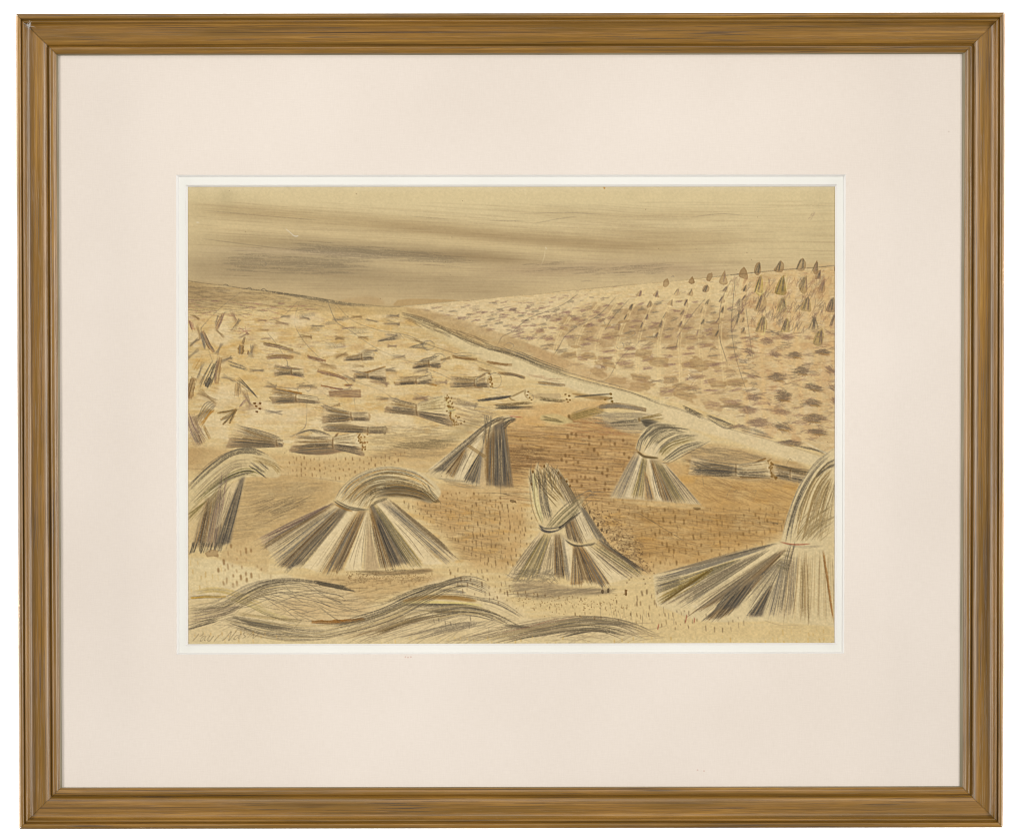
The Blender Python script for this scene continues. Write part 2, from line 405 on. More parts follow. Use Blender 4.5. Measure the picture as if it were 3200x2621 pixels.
    for (x, y, w_, h_) in ((900, 1000, 60, 40), (620, 1050, 80, 40), (690, 1050, 60, 70), (960, 1000, 90, 40), (1100, 1150, 130, 24), (1250, 1110, 160, 24), (690, 1240, 120, 60), (1000, 1220, 160, 24), (640, 1340, 120, 80), (850, 1300, 180, 50), (1180, 1220, 200, 30), (1150, 1320, 300, 60)):
        dab(x, y, w_, h_, 0, (228, 205, 160), 0.5, 0.0, 0.25, 12)

    # ---------------------------------------------------------------- right hill
    hill = [(1262, 957)] + [p for p in hr[1:]] + [(2616, 1420), (2480, 1385), (2330, 1330), (2130, 1262), (1960, 1215), (1830, 1180), (1700, 1130), (1600, 1080), (1440, 1015), (1330, 975)]
    wash(hill, (219, 191, 138), 0.9, 2, 0.12, smooth=False)
    wash([(1300, 962), (1500, 938), (1800, 912), (1860, 930), (1700, 1010), (1560, 1050), (1400, 1010)], (222, 196, 148), 0.6, 14)
    wash([(1740, 1030), (1800, 985), (1900, 966), (2080, 962), (2230, 968), (2300, 985), (2300, 1060), (2130, 1075), (1960, 1062), (1800, 1072)], (180, 146, 98), 0.42, 14, 0.8, edge=0.1)
    wash([(1820, 1030), (1960, 1015), (2240, 1020), (2260, 1070), (2060, 1072), (1900, 1062)], (168, 134, 88), 0.3, 12)
    wash([(2080, 1080), (2260, 1085), (2400, 1130), (2380, 1250), (2160, 1260), (2080, 1180)], (200, 162, 108), 0.4, 26)
    wash([(2330, 862), (2616, 838), (2616, 1130), (2380, 1110), (2340, 960)], (208, 168, 110), 0.5, 16, 0.5, grain=0.6)
    wash([(2380, 1100), (2616, 1100), (2616, 1400), (2480, 1370), (2330, 1300)], (208, 172, 118), 0.45, 20, 0.5, grain=0.5)
    hatch([(2330, 862), (2616, 838), (2616, 1380), (2340, 1260)], 260, 2, 30, (186, 128, 84), 2.4, 0.3, 10)

    hatch(hill, 1500, -2, 30, (200, 158, 100), 2.2, 0.4, 9); hatch(hill, 900, -2, 34, (230, 206, 160), 2.6, 0.5, 9); hatch(hill, 260, -8, 16, (140, 108, 92), 2.2, 0.45, 14)
    for _ in range(110):
        x = rng.uniform(1700, 2340); yy = rng.uniform(955, 1090); dab(x, yy, rng.uniform(22, 60), rng.uniform(12, 30), rng.normal(-4, 8), [(172, 138, 92), (184, 150, 104), (212, 180, 128)][rng.integers(0, 3)], 0.4, 0.2, 0.2, 3)
    for _ in range(150):
        x = rng.uniform(2330, 2610); yy = rng.uniform(860, 1380); dab(x, yy, rng.uniform(20, 46), rng.uniform(14, 40), rng.normal(0, 10), [(224, 196, 148), (202, 158, 104), (220, 186, 130)][rng.integers(0, 3)], 0.42, 0.05, 0.2, 5)
    rows = []
    for k in range(15):                                         # drills fanning down from the skyline
        xt = 1860 + k * 52
        if k < 9: rows.append([(xt, np.interp(xt, hz[:, 0], hz[:, 1]) + 12), (xt - 60 + k * 5, 960), (xt - 118 + k * 11, 1050), (xt - 140 + k * 15, 1140), (xt - 150 + k * 17, 1210)])
        else: rows.append([(xt, np.interp(xt, hz[:, 0], hz[:, 1]) + 12), (xt - 8, 960), (xt - 6 + (k - 9) * 3, 1060), (xt + (k - 9) * 5, 1200), (xt + 4 + (k - 9) * 6, 1320)])
    ROWS = [curve(r, 120) for r in rows]
    def at_row(r, y):
        q = ROWS[r]; return float(np.interp(y, q[:, 1], q[:, 0]))
    pale = []
    for r in rows[:9]: pale += [r, [(x + 7, y) for x, y in r]]
    pencil(pale, (230, 200, 140), 4.0, 0.7, 0.5, 0.05); pencil(rows[9:], (224, 184, 122), 12, 0.5, 0.5, 0.05)
    # mauve and brown touches set along the drills
    y = 952.0
    while y < 1300:
        k = (y - 930) / 300; step = 21 + 22 * k
        for r in range(-9, 9):
            if r >= 0:
                x = at_row(r, y) + (at_row(r + 1, y) - at_row(r, y)) * 0.5
            else: x = at_row(0, y) + (r + 0.5) * (44 + 18 * k)
            x += rng.normal(0, 7); yy = y + rng.normal(0, 6) + (0 if r >= 0 else -r * 3.2)
            if yy < np.interp(x, hz[:, 0], hz[:, 1]) + 12: continue
            vy = np.interp(x, [1262, 1400, 1520, 1700, 1830, 1960, 2130, 2330, 2480], [975, 1010, 1050, 1112, 1165, 1200, 1250, 1318, 1375])
            if yy > vy - 8 or x < 1300: continue
            big = 0.55 + 0.75 * np.clip(k, 0, 1.1); w_ = rng.uniform(22, 44) * big; h_ = rng.uniform(9, 17) * big
            if yy > 1035 and rng.random() < 0.5 and x > 1660:
                dab(x, yy, w_ * 1.25, h_ * 1.3, rng.normal(6, 8), (176, 140, 92) if rng.random() < 0.6 else (188, 152, 104), 0.55, 0.3, 0.14, 2.5)
            if rng.random() < 0.9:
                n = rng.integers(4, 8)
                pencil([[(x - w_ / 2 + rng.normal(0, 3), yy + rng.normal(0, h_ * .3)), (x + w_ / 2 + rng.normal(0, 3), yy - 3 + rng.normal(0, h_ * .3))] for _ in range(n)],
                       (138, 104, 90) if rng.random() < 0.7 else (123, 109, 88), 2.6, 0.55, 0.85)
        y += step
    pencil([[(1805, 918), (1760, 950), (1700, 975), (1650, 995), (1600, 1035), (1570, 1050), (1555, 1075)],
            [(1925, 925), (1890, 965), (1860, 990), (1800, 1022), (1765, 1050), (1745, 1085), (1722, 1120)],
            [(1965, 935), (1915, 990), (1890, 1030)], [(2287, 869), (2255, 937), (2246, 1012), (2250, 1063), (2272, 1134)], [(2297, 870), (2290, 940), (2285, 1020), (2300, 1120), (2345, 1260)],
            [(2205, 930), (2160, 985), (2125, 1040), (2110, 1090)], [(1970, 1085), (1930, 1130), (1900, 1180), (1860, 1195)], [(2330, 960), (2340, 1040), (2352, 1120)]], (114, 102, 82), 1.9, 0.6, 0.6, 0.05)
    pencil([[(2095, 866), (2103, 862), (2106, 866)], [(1870, 1010), (1884, 1002), (1890, 1016), (1874, 1022)], [(1950, 1040), (1970, 1030), (1985, 1040), (1965, 1054), (1948, 1046)],
            [(1925, 1080), (1930, 1088), (1948, 1084), (1944, 1070), (1928, 1070)], [(1985, 1080), (2000, 1065), (2025, 1062)], [(1840, 1180), (1850, 1155), (1880, 1145), (1890, 1150)]], GR, 1.8, 0.55)
    for _ in range(150):
        x = rng.uniform(1700, 2380); yy = rng.uniform(990, 1330)
        vy = np.interp(x, [1262, 1400, 1520, 1700, 1830, 1960, 2130, 2330, 2480], [975, 1010, 1050, 1112, 1165, 1200, 1250, 1318, 1375])
        if yy > vy - 12: continue
        k = np.clip((yy - 960) / 300, 0.1, 1); w_, h_ = rng.uniform(24, 52) * (.6 + .6 * k), rng.uniform(8, 16) * (.6 + .8 * k)
        if rng.random() < .3: dab(x, yy, w_, h_, rng.normal(2, 8), [(174, 138, 88), (186, 150, 102), (226, 202, 156)][rng.integers(0, 3)], 0.5, 0.2, 0.16, 2)
        if rng.random() < .7: pencil([[(x - w_ / 2 + rng.normal(0, 4), yy + rng.normal(0, h_ * .35) + 2), (x, yy + rng.normal(0, 2)), (x + w_ / 2 + rng.normal(0, 4), yy - 2 + rng.normal(0, h_ * .35))] for _ in range(rng.integers(3, 8))], [(146, 112, 90), (124, 104, 82), (150, 122, 88)][rng.integers(0, 3)], 2.1, 0.5, 0.75)
    for _ in range(200):
        x = rng.uniform(1330, 1900); yy = rng.uniform(925, 1060)
        if yy < np.interp(x, hz[:, 0], hz[:, 1]) + 14 or yy > np.interp(x, [1262, 1400, 1520, 1700, 1830, 1960], [975, 1000, 1030, 1090, 1140, 1180]) - 8: continue
        w_ = rng.uniform(12, 26); pencil([[(x - w_ / 2, yy + rng.normal(0, 2.5)), (x + w_ / 2, yy - 2 + rng.normal(0, 2.5))] for _ in range(rng.integers(2, 5))], [(146, 112, 94), (130, 110, 90)][rng.integers(0, 2)], 2.0, 0.45, 0.8)
    # skyline stooks and the upright shocks below them
    pencil([hr], (126, 108, 80), 1.7, 0.5, 0.8, 0); pencil([hr[10:]], (106, 94, 76), 3.2, 0.55, 0.6)
    def shock(x, y, w_, h_, c, a=0.7, dk=0, lean=6, pts=None):
        P = pts or [(x + lean, y - h_ / 2), (x + w_ * .42, y - h_ * .1), (x + w_ * .36, y + h_ * .42), (x - w_ * .1, y + h_ / 2), (x - w_ / 2, y + h_ * .34), (x - w_ * .2, y - h_ * .2)]
        wash(np.array(P) + rng.normal(0, 2.2, (len(P), 2)), c, a * 0.85, 2, 0.5, 0.25, grain=.3)
        for _ in range(dk):
            t = rng.uniform(-0.4, 0.35); pencil([[(x + lean * .7 + t * w_ * .3, y - h_ * .4), (x + t * w_ - 4, y + h_ * .4)]], (97, 87, 70) if rng.random() < .7 else MV, 3.0, 0.7, 0.6)
    for (x, y, w_, h_, dk) in ((2083, 882, 24, 26, 0), (2160, 875, 18, 24, 0), (2216, 866, 20, 28, 0), (2260, 867, 22, 38, 1), (2322, 851, 26, 34, 0), (2369, 838, 25, 40, 4), (2434, 831, 32, 40, 3), (2503, 826, 34, 44, 4), (2548, 834, 22, 38, 3), (2611, 836, 12, 24, 2)):
        shock(x, y, w_, h_, (152, 118, 74), 0.75, dk)
    for (x, y, w_, h_, c, dk) in ((2372, 888, 34, 64, (190, 160, 84), 4), (2440, 890, 34, 62, (158, 132, 66), 4), (2510, 888, 36, 54, (160, 128, 78), 3), (2568, 893, 28, 46, (166, 128, 84), 3), (2556, 858, 20, 30, (160, 124, 84), 4),
                                  (2376, 945, 40, 58, (176, 142, 92), 4), (2442, 950, 36, 54, (186, 158, 96), 4), (2518, 950, 38, 50, (166, 136, 84), 4), (2596, 950, 32, 52, (150, 118, 84), 5),
                                  (2380, 1012, 38, 60, (178, 146, 86), 4), (2452, 1015, 34, 50, (184, 156, 90), 4), (2540, 1010, 34, 50, (196, 166, 116), 5), (2558, 1052, 40, 54, (172, 144, 86), 5), (2602, 1000, 22, 46, (190, 150, 108), 3), (2310, 990, 36, 60, (200, 168, 118), 2), (2305, 945, 26, 30, (206, 176, 126), 3)):
        shock(x, y, w_, h_, c, 0.7, dk, 8)
    for _ in range(230):
        x, yy = rng.uniform(2290, 2606), rng.uniform(870, 1400)
        if yy > np.interp(x, [2290, 2330, 2480, 2610], [1300, 1318, 1375, 1420]) - 8: continue
        up = yy < 1030; n_ = rng.integers(3, 7); w_ = rng.uniform(12, 34)
        pencil([[(x + rng.normal(0, 7) + (4 if up else -w_ / 2), yy + rng.normal(0, 4) - (13 if up else 0)), (x + rng.normal(0, 7) + (-6 if up else w_ / 2), yy + rng.normal(0, 4) + (13 if up else 0))] for _ in range(n_)], [(150, 116, 92), (132, 108, 84), (164, 124, 86), (112, 98, 80)][rng.integers(0, 4)], 2.1, .5, .75)
    pencil([[(2400, 858), (2390, 900), (2378, 918), (2362, 910)], [(2458, 850), (2456, 910)], [(2392, 1000), (2388, 1040), (2376, 1044)]], (226, 206, 130), 3.0, 0.7, 0.3)
    pencil([[(2535, 985), (2550, 1005), (2556, 1028)], [(2540, 990), (2545, 1025)], [(2448, 935), (2455, 965)], [(2452, 1000), (2448, 1030)]], (89, 80, 64), 4, 0.65, 0.6)
    for r in range(3, 13):
        for yy in np.arange(902 - 4 * r, 1050, 33):
            x = at_row(r, yy) + rng.normal(0, 4); y2 = yy + rng.normal(0, 4)
            if y2 < np.interp(x, hz[:, 0], hz[:, 1]) + 16 or x > 2340: continue
            shock(x, y2, rng.uniform(13, 20), rng.uniform(18, 27), [(176, 142, 96), (190, 158, 108), (164, 130, 88)][rng.integers(0, 3)], .6, int(rng.integers(1, 4)), 5)
    # lying sheaves scribbled on the near face of the hill
    for (x, y, w_, h_, k) in ((2395, 1065, 52, 26, 1), (2460, 1058, 42, 26, 0), (2345, 1103, 42, 20, 1), (2415, 1104, 52, 16, 0), (2490, 1108, 58, 26, 2), (2565, 1104, 66, 24, 2), (2510, 1152, 60, 28, 2), (2592, 1158, 40, 28, 1),
                              (2430, 1178, 66, 36, 2), (2535, 1207, 66, 30, 2), (2606, 1210, 24, 24, 1), (2440, 1240, 72, 36, 3), (2540, 1260, 66, 28, 2), (2605, 1256, 26, 24, 1), (2540, 1310, 76, 30, 2), (2440, 1335, 70, 34, 2), (2560, 1356, 84, 26, 2),
                              (2462, 1384, 110, 22, 3), (2355, 1242, 48, 24, 1), (2364, 1308, 84, 30, 1), (2340, 1290, 60, 24, 0), (2350, 1172, 50, 16, 0), (2440, 1285, 60, 18, 0), (2300, 1335, 60, 14, 0)):
        x += rng.normal(0, 5); y += rng.normal(0, 4); w_ *= rng.uniform(.75, 1.0); h_ *= rng.uniform(.6, .95); c = ((136, 100, 88), (122, 92, 84), (96, 86, 69), (84, 75, 60))[k]
        dab(x, y, w_ * .9, h_ * .9, 4, (176, 136, 90), 0.4, 0.1, 0.15, 4)
        tl = rng.normal(2, 3)
        for c_, m_ in ((c, 1.0), ((110, 96, 76), 0.6), ((146, 112, 88), 0.3)):
            L_ = []
            for yy in np.linspace(-h_ / 2, h_ / 2, int(m_ * h_ / 2.1) + 2):
                r_ = w_ / 2 * math.sqrt(max(0.08, 1 - (2 * yy / h_) ** 2)) * rng.uniform(0.7, 1.2); j = rng.normal(0, 5)
                L_.append([(x - r_ + j, y + yy + rng.normal(0, 2) - tl), (x + j, y + yy - 2), (x + r_ + j, y + yy + rng.normal(0, 2) + tl)])
            pencil(L_, c_, 2.2, 0.36 + 0.09 * k, 0.75)
        if k > 1: dab(x + 6, y + h_ * .45, w_ * .6, 6, 6, (164, 122, 64), 0.4, 0.2, 0.25)
    for (x, y, w_, h_, a_) in ((2245, 1200, 62, 24, 8), (2300, 1195, 70, 22, -2), (2180, 1140, 60, 34, 30), (2060, 1130, 60, 28, 14), (2130, 1210, 50, 20, 4), (2010, 1105, 54, 24, 0), (2000, 1180, 60, 22, 6), (2140, 1235, 70, 26, 14), (1995, 1210, 62, 24, 4), (1925, 1190, 60, 22, -3), (1900, 1135, 46, 20, 20), (1780, 1110, 50, 22, 0), (1840, 1112, 46, 22, 8), (1870, 1165, 50, 20, 24)):
        dab(x, y, w_, h_, a_, (172, 136, 86), 0.55, 0.35, 0.14, 2.5)
        pencil([[(x - w_ * .4, y + rng.normal(0, 5)), (x + w_ * .4, y + rng.normal(0, 5))] for _ in range(3)], (120, 98, 74), 2.2, 0.4, 0.8)

    # ---------------------------------------------------------------- the track and its verge
    wash([(1262, 960), (1330, 968), (1440, 1000), (1560, 1040), (1680, 1085), (1770, 1125), (1760, 1150), (1660, 1125), (1540, 1080), (1400, 1030), (1290, 985)], (184, 150, 100), 0.6, 7, 0.5, edge=0.2)
    wash([(1640, 1075), (1770, 1120), (1900, 1165), (2000, 1195), (1980, 1222), (1860, 1192), (1700, 1140)], (196, 158, 106), 0.5, 8)
    wash([(1380, 1032), (1480, 1075), (1620, 1120), (1740, 1168), (1860, 1200), (1960, 1222), (2060, 1258), (2150, 1283), (2280, 1338), (2400, 1372), (2500, 1405), (2600, 1440), (2610, 1470), (2540, 1456), (2400, 1417), (2280, 1374), (2140, 1335), (2030, 1300), (1900, 1255), (1740, 1200), (1600, 1168), (1500, 1118), (1400, 1062)], (221, 197, 149), 0.85, 10, 0.25, smooth=False)
    wash([(1262, 978), (1330, 1005), (1440, 1056), (1560, 1110), (1480, 1110), (1350, 1044)], (214, 190, 138), 0.6, 10)
    wash([(1500, 1090), (1640, 1130), (1760, 1176), (1880, 1208), (2000, 1240), (2080, 1266), (2020, 1282), (1880, 1236), (1720, 1180), (1560, 1130)], (216, 197, 145), 0.4, 14)
    ln = lambda dy, c, w_, op, n=1, a=0, b=99: pencil([[(x, y + dy + rng.normal(0, 1.5)) for x, y in [(1255, 985), (1330, 1006), (1420, 1050), (1520, 1090), (1600, 1108), (1700, 1150), (1830, 1190), (1960, 1222), (2060, 1258), (2150, 1284), (2280, 1338), (2400, 1372), (2580, 1430)][a:b]] for _ in range(n)], c, w_, op, 0.75, 0.1)
    ln(-4, (104, 90, 66), 3.0, 0.55, 3, 0, 6); ln(-9, (116, 96, 68), 3.0, 0.5, 3, 0, 5); ln(0, (96, 86, 69), 2.0, 0.6, 2, 3, 9); ln(-10, (121, 108, 87), 1.7, 0.5, 2, 3, 8); ln(0, (109, 98, 79), 1.8, 0.45, 1, 8, 13); ln(4, (150, 130, 92), 1.8, 0.4, 2, 4, 10)
    hatch([(1270, 985), (1440, 1035), (1620, 1100), (1600, 1118), (1420, 1060), (1280, 1005)], 90, 23, 50, (112, 94, 66), 2.2, 0.5, 5)
    sweep([(1600, 1085), (1700, 1130), (1800, 1165)], [(1600, 1105), (1690, 1142), (1800, 1180)], 14, (97, 87, 70), 2.0, 0.6, 2)
    pencil([[(1570, 1080), (1590, 1070), (1605, 1080), (1590, 1092), (1574, 1086)], [(1600, 1100), (1640, 1112), (1665, 1108)]], GR, 2, 0.55)
    sweep([(2130, 1262), (2195, 1295)], [(2135, 1282), (2200, 1308)], 9, (86, 76, 62), 2.4, 0.7, 2)
    sweep([(2205, 1290), (2300, 1330)], [(2205, 1305), (2290, 1338)], 16, (90, 80, 65), 2.6, 0.7, 3)
    pencil([[(2205, 1300), (2250, 1330), (2290, 1337)], [(2210, 1304), (2260, 1336), (2295, 1336)]], (90, 80, 64), 2, 0.6)
    sweep([(2300, 1322), (2400, 1350)], [(2300, 1340), (2420, 1372)], 10, GR, 1.9, 0.5, 2)
    sweep([(2470, 1386), (2590, 1420)], [(2480, 1392), (2580, 1408)], 10, (106, 94, 76), 2.4, 0.55, 3)
    pencil([[(2505, 1375), (2560, 1405), (2600, 1425)]], (228, 210, 168), 4, 0.8, 0.5)
    pencil([[(2520, 1392), (2580, 1420)]], (97, 86, 69), 2.2, 0.6)

    # ---------------------------------------------------------------- left field: scattered sheaves
    def smear(p, w_, c, a=0.65, lines=0, lc=GR):
        """one loaded brush stroke, with pencil lines over it"""
        q = curve(p, 14); d = np.gradient(q, axis=0); d /= np.hypot(*d.T)[:, None] + 1e-6; nn = np.c_[-d[:, 1], d[:, 0]]
        k = (w_ / 2) * (0.35 + 0.65 * np.sin(np.linspace(0.25, 2.75, 14)) ** 0.6) * (1 + rng.normal(0, 0.07, 14)); e = rng.normal(0, w_ * 0.12, (14, 2)) * 0.5
        wash(np.vstack([q + nn * k[:, None] + e, (q - nn * k[:, None] + e)[::-1]]), c, a * .92, 2.0, 0.7, 0.12, smooth=False, grain=0.35)
        dk_ = np.array(c, float) * 0.66
        for j in range(2 + int(w_ / 3.5)):
            o = nn[:: 4] * rng.uniform(-0.55, 0.55) * w_ + rng.normal(0, 1.0, (len(nn[::4]), 2)); z = q[::4] + o
            z[0] -= d[0] * rng.uniform(-6, 9); z[-1] += d[-1] * rng.uniform(-6, 9)
            pencil([z], dk_ if rng.random() < .6 else lc, 1.9, 0.5, 0.6)
        for _ in range(lines):
            pencil([np.array(p, float) + rng.normal(0, w_ * 0.33, (1, 2)) + rng.normal(0, 1.5, (len(p), 2))], lc, 2.0, 0.55, 0.65)
    def bundle(x, y, L, h, ang, c, a=.6):
        ca, sa = math.cos(math.radians(ang)), math.sin(math.radians(ang)); tie = rng.uniform(-.1, .35); out = []
        R_ = lambda u, v: (x + u * ca - v * sa, y + u * sa + v * ca)
        if rng.random() < .6: wash([R_(-L / 2, h * .3), R_(L * tie, -h * .1), R_(L / 2, h * .2), R_(L / 2, h * .7), R_(0, h * .55), R_(-L / 2, h * .6)], (176, 142, 94), .5, 3, .6)
        for _ in range(int(7 + h * .5)):
            v0, v1 = rng.uniform(-.55, .55) * h, rng.uniform(-.45, .45) * h
            out.append([R_(-L / 2 + rng.normal(0, L * .06), v0), R_(L * tie, (v0 + v1) * .22), R_(L / 2 + rng.normal(0, L * .05), v1)])
        k = rng.integers(0, len(out)); pencil(out[:k], c, 2.2, a, .7); pencil(out[k:], np.array(c) * .8, 2.0, a, .7)
    used = []
    for _ in range(900):
        x, yy = rng.uniform(600, 1580), rng.uniform(985, 1330); k = (yy - 960) / 330
        if yy > 1010 + (x - 1250) * .5 - 20 and False: continue
        if yy < 985 or (x > 1250 and yy < 1010 + (x - 1262) * .42 + 26) or yy > 1300: continue
        if any(abs(x - u) < 44 + 70 * k and abs(yy - v) < 18 + 28 * k for u, v in used): continue
        used.append((x, yy)); steep = rng.normal(60, 25) * (1 if rng.random() < .5 else -1) if x < 790 else rng.normal(4, 9)
        bundle(x, yy, rng.uniform(34, 60) * (.7 + .5 * k), rng.uniform(11, 20) * (.6 + .7 * k), steep, [(142, 112, 88), (124, 108, 86), (146, 114, 70), (126, 110, 90)][rng.integers(0, 4)], .36)
    smear([(697, 978), (676, 1028)], 13, (172, 132, 86), 0.7, 2, MV); smear([(632, 1035), (648, 1070), (668, 1100)], 12, (170, 128, 82), 0.7, 3, GR)
    smear([(626, 1040), (640, 1090)], 10, (170, 140, 100), 0.3, 5, GR); smear([(592, 1000), (602, 1030)], 8, (180, 130, 96), 0.5, 2, (140, 84, 76))
    smear([(764, 1052), (758, 1075)], 7, (166, 128, 76), 0.6); smear([(754, 1078), (750, 1108)], 19, (158, 120, 68), 0.75); smear([(775, 1095), (774, 1108)], 6, (170, 130, 78), 0.7)
    pencil([[(742, 1020), (780, 1045)], [(745, 1045), (785, 1022)], [(765, 1018), (770, 1048)], [(740, 1034), (786, 1034)]], (150, 92, 84), 2.2, 0.5)
    sweep([(660, 1130), (618, 1205)], [(690, 1118), (660, 1210)], 26, (98, 88, 70), 2.2, 0.6, 3); smear([(655, 1180), (642, 1208)], 14, (93, 83, 67), 0.7)
    smear([(688, 1118), (680, 1160), (676, 1200)], 16, (176, 136, 84), 0.7, 1, MV)
    sweep([(708, 1124), (770, 1145)], [(715, 1140), (776, 1162)], 14, (111, 99, 80), 2.4, 0.6, 3); sweep([(640, 1130), (610, 1160)], [(620, 1110), (600, 1150)], 10, (206, 158, 84), 2.6, 0.5, 4)
    smear([(743, 1198), (742, 1235)], 20, (186, 146, 90), 0.6); sweep([(732, 1182), (790, 1232)], [(744, 1180), (806, 1240)], 26, (100, 89, 72), 2.4, 0.6, 4)
    smear([(606, 1180), (596, 1215), (592, 1245)], 20, (158, 122, 76), 0.65, 2, BR)
    sweep([(612, 1310), (640, 1265), (660, 1250)], [(636, 1310), (658, 1280), (678, 1265)], 12, (139, 124, 100), 2.6, 0.5, 3)
    sweep([(612, 1330), (640, 1295), (662, 1272)], [(630, 1338), (654, 1300), (676, 1278)], 14, (186, 132, 56), 3.2, 0.6, 3)
    smear([(592, 1300), (610, 1345), (632, 1385)], 32, (180, 146, 104), 0.55, 5, MV); smear([(600, 1350), (620, 1392)], 30, (172, 140, 100), 0.4); smear([(636, 1330), (656, 1372)], 10, (196, 152, 84), 0.6)
    for (x, y) in ((678, 1290), (688, 1312), (696, 1326), (716, 1322)):
        smear([(738, 1279), ((738 + x) / 2, (1279 + y) / 2 + 2), (x, y)], 7, (144, 110, 58), 0.75)
    sweep([(735, 1282), (800, 1256), (812, 1255)], [(745, 1284), (800, 1275), (830, 1285)], 14, (190, 158, 118), 2.6, 0.5, 3); sweep([(745, 1272), (762, 1246)], [(750, 1272), (780, 1244)], 6, (150, 116, 98), 2, 0.5)
    for (x, y) in ((795, 1260), (812, 1260), (800, 1269), (811, 1277), (802, 1286)): dab(x, y, 9, 6, 10, (126, 86, 42), 0.8, 0.3)
    dab(900, 1249, 110, 20, 2, (158, 130, 88), 0.7, 0.2); dab(980, 1250, 36, 24, 0, (186, 156, 110), 0.6, 0.4); smear([(850, 1216), (890, 1222), (942, 1230)], 9, (172, 122, 54), 0.8); smear([(850, 1229), (890, 1226), (940, 1232)], 8, (164, 116, 54), 0.7)
    pencil([[(935, 1232), (930, 1212), (945, 1197), (952, 1197)], [(950, 1214), (962, 1222), (971, 1212), (962, 1204), (948, 1212)], [(865, 1208), (900, 1212), (940, 1214)]], (126, 112, 90), 2.6, 0.65)
    hatch([(850, 1238), (985, 1240), (990, 1262), (850, 1258)], 26, 2, 60, (110, 92, 66), 2, 0.45)
    for (p, w_, c) in (([(833, 1117), (870, 1113), (915, 1117)], 12, (166, 128, 76)), ([(822, 1072), (860, 1080), (915, 1094)], 11, (158, 126, 66)), ([(856, 1146), (900, 1158), (944, 1160)], 20, (160, 128, 66)), ([(880, 1165), (950, 1176)], 4, (150, 112, 50)),
                       ([(960, 1112), (985, 1120), (1018, 1128)], 8, (166, 122, 72)), ([(990, 1158), (1040, 1170), (1085, 1184)], 9, (176, 132, 82)), ([(1002, 1204), (1050, 1214), (1070, 1216)], 6, (186, 130, 62)), ([(1075, 1204), (1100, 1202)], 5, (186, 130, 62))):
        smear(p, w_, c, 0.72, 3, MV)
    wash([(1026, 1222), (1126, 1217), (1127, 1242), (1030, 1240)], (160, 124, 82), 0.7, 3, edge=0.5, smooth=False)
    hatch([(1030, 1222), (1126, 1217), (1127, 1242), (1030, 1240)], 20, 1, 40, (120, 92, 76), 2, 0.4)
    # small half drawn sheaves further up
    for (x, y, w_, h_) in ((1120, 1035, 60, 16), (1048, 1080, 64, 18), (1065, 996, 50, 10), (1035, 1010, 40, 8), (960, 985, 50, 8), (1190, 1060, 0, 0), (985, 1030, 40, 12)):
        if w_: pencil([[(x - w_ / 2, y + d), (x + w_ / 2, y + d - 4)] for d in np.linspace(-h_ / 2, h_ / 2, 6)], (130, 116, 93), 2.4, 0.45, 0.85)
    wash([(1176, 1063), (1240, 1044), (1250, 1058), (1190, 1064)], (160, 138, 104), 0.5, 3); sweep([(1176, 1064), (1245, 1046)], [(1180, 1064), (1240, 1062)], 18, (108, 96, 78), 2, 0.55); pencil([[(1245, 1038), (1262, 1058)]], GR, 2, .6)
    wash([(1080, 1122), (1150, 1096), (1166, 1110), (1140, 1124)], (158, 128, 84), 0.6, 3); sweep([(1070, 1122), (1160, 1098)], [(1080, 1124), (1165, 1118)], 20, (108, 96, 77), 2, 0.5); pencil([[(1140, 1102), (1158, 1098), (1168, 1108), (1150, 1120)]], GR, 1.8, .5)
    for (x, y, r) in ((1338, 1078, 18), (1370, 1120, 20)):
        sweep([(x - 60, y + 6), (x, y - 12)], [(x - 64, y + 8), (x, y + 12)], 14, (115, 102, 83), 2.0, 0.55)
        pencil([[(x + r * np.cos(a) * (1 + .1 * s), y + r * .8 * np.sin(a)) for a in np.linspace(0, 6.6, 9)] for s in (-1, 1)], (123, 110, 88), 1.9, 0.6)
    smear([(1292, 1146), (1330, 1140), (1374, 1144)], 14, (164, 128, 80), 0.65, 2, BR); smear([(1412, 1112), (1450, 1118), (1490, 1122)], 8, (160, 124, 72), 0.6, 4, BR); pencil([[(1406, 1108), (1450, 1102), (1510, 1106)], [(1420, 1112), (1480, 1110)]], (115, 103, 83), 2.4, .6)
    smear([(1520, 1130), (1560, 1136), (1600, 1140)], 8, (170, 130, 76), 0.6, 3, BR); smear([(1555, 1165), (1600, 1170), (1640, 1182)], 8, (166, 128, 76), 0.55, 3, BR)
    wash([(1100, 1175), (1200, 1150), (1204, 1150), (1205, 1194), (1160, 1185)], (174, 138, 90), 0.7, 3, edge=0.3, smooth=False); smear([(1105, 1170), (1150, 1162), (1204, 1145)], 6, (172, 118, 48), 0.85); smear([(1100, 1158), (1150, 1172), (1110, 1180)], 7, (160, 126, 82), 0.5, 2)
    smear([(1230, 1197), (1280, 1193), (1330, 1196), (1364, 1204)], 8, (174, 130, 66), 0.8); dab(1300, 1183, 90, 18, -3, (176, 144, 98), 0.6, 0.1); hatch([(1255, 1175), (1345, 1172), (1345, 1192), (1260, 1195)], 18, -3, 40, (108, 92, 70), 2, 0.5); dab(1278, 1190, 8, 5, 0, (84, 56, 40), .8)
    pencil([[(1326, 1175), (1332, 1163), (1345, 1165), (1346, 1180), (1340, 1190), (1326, 1186)]], GR, 1.8, 0.6); dab(1342, 1186, 9, 8, 0, (140, 104, 62), .6)
    sweep([(1407, 1178), (1480, 1180), (1520, 1170)], [(1408, 1208), (1480, 1205), (1520, 1208)], 24, (142, 110, 64), 2.8, 0.6); sweep([(1407, 1180), (1490, 1186), (1520, 1166)], [(1410, 1206), (1490, 1200), (1520, 1204)], 12, (106, 95, 76), 2.2, 0.6)
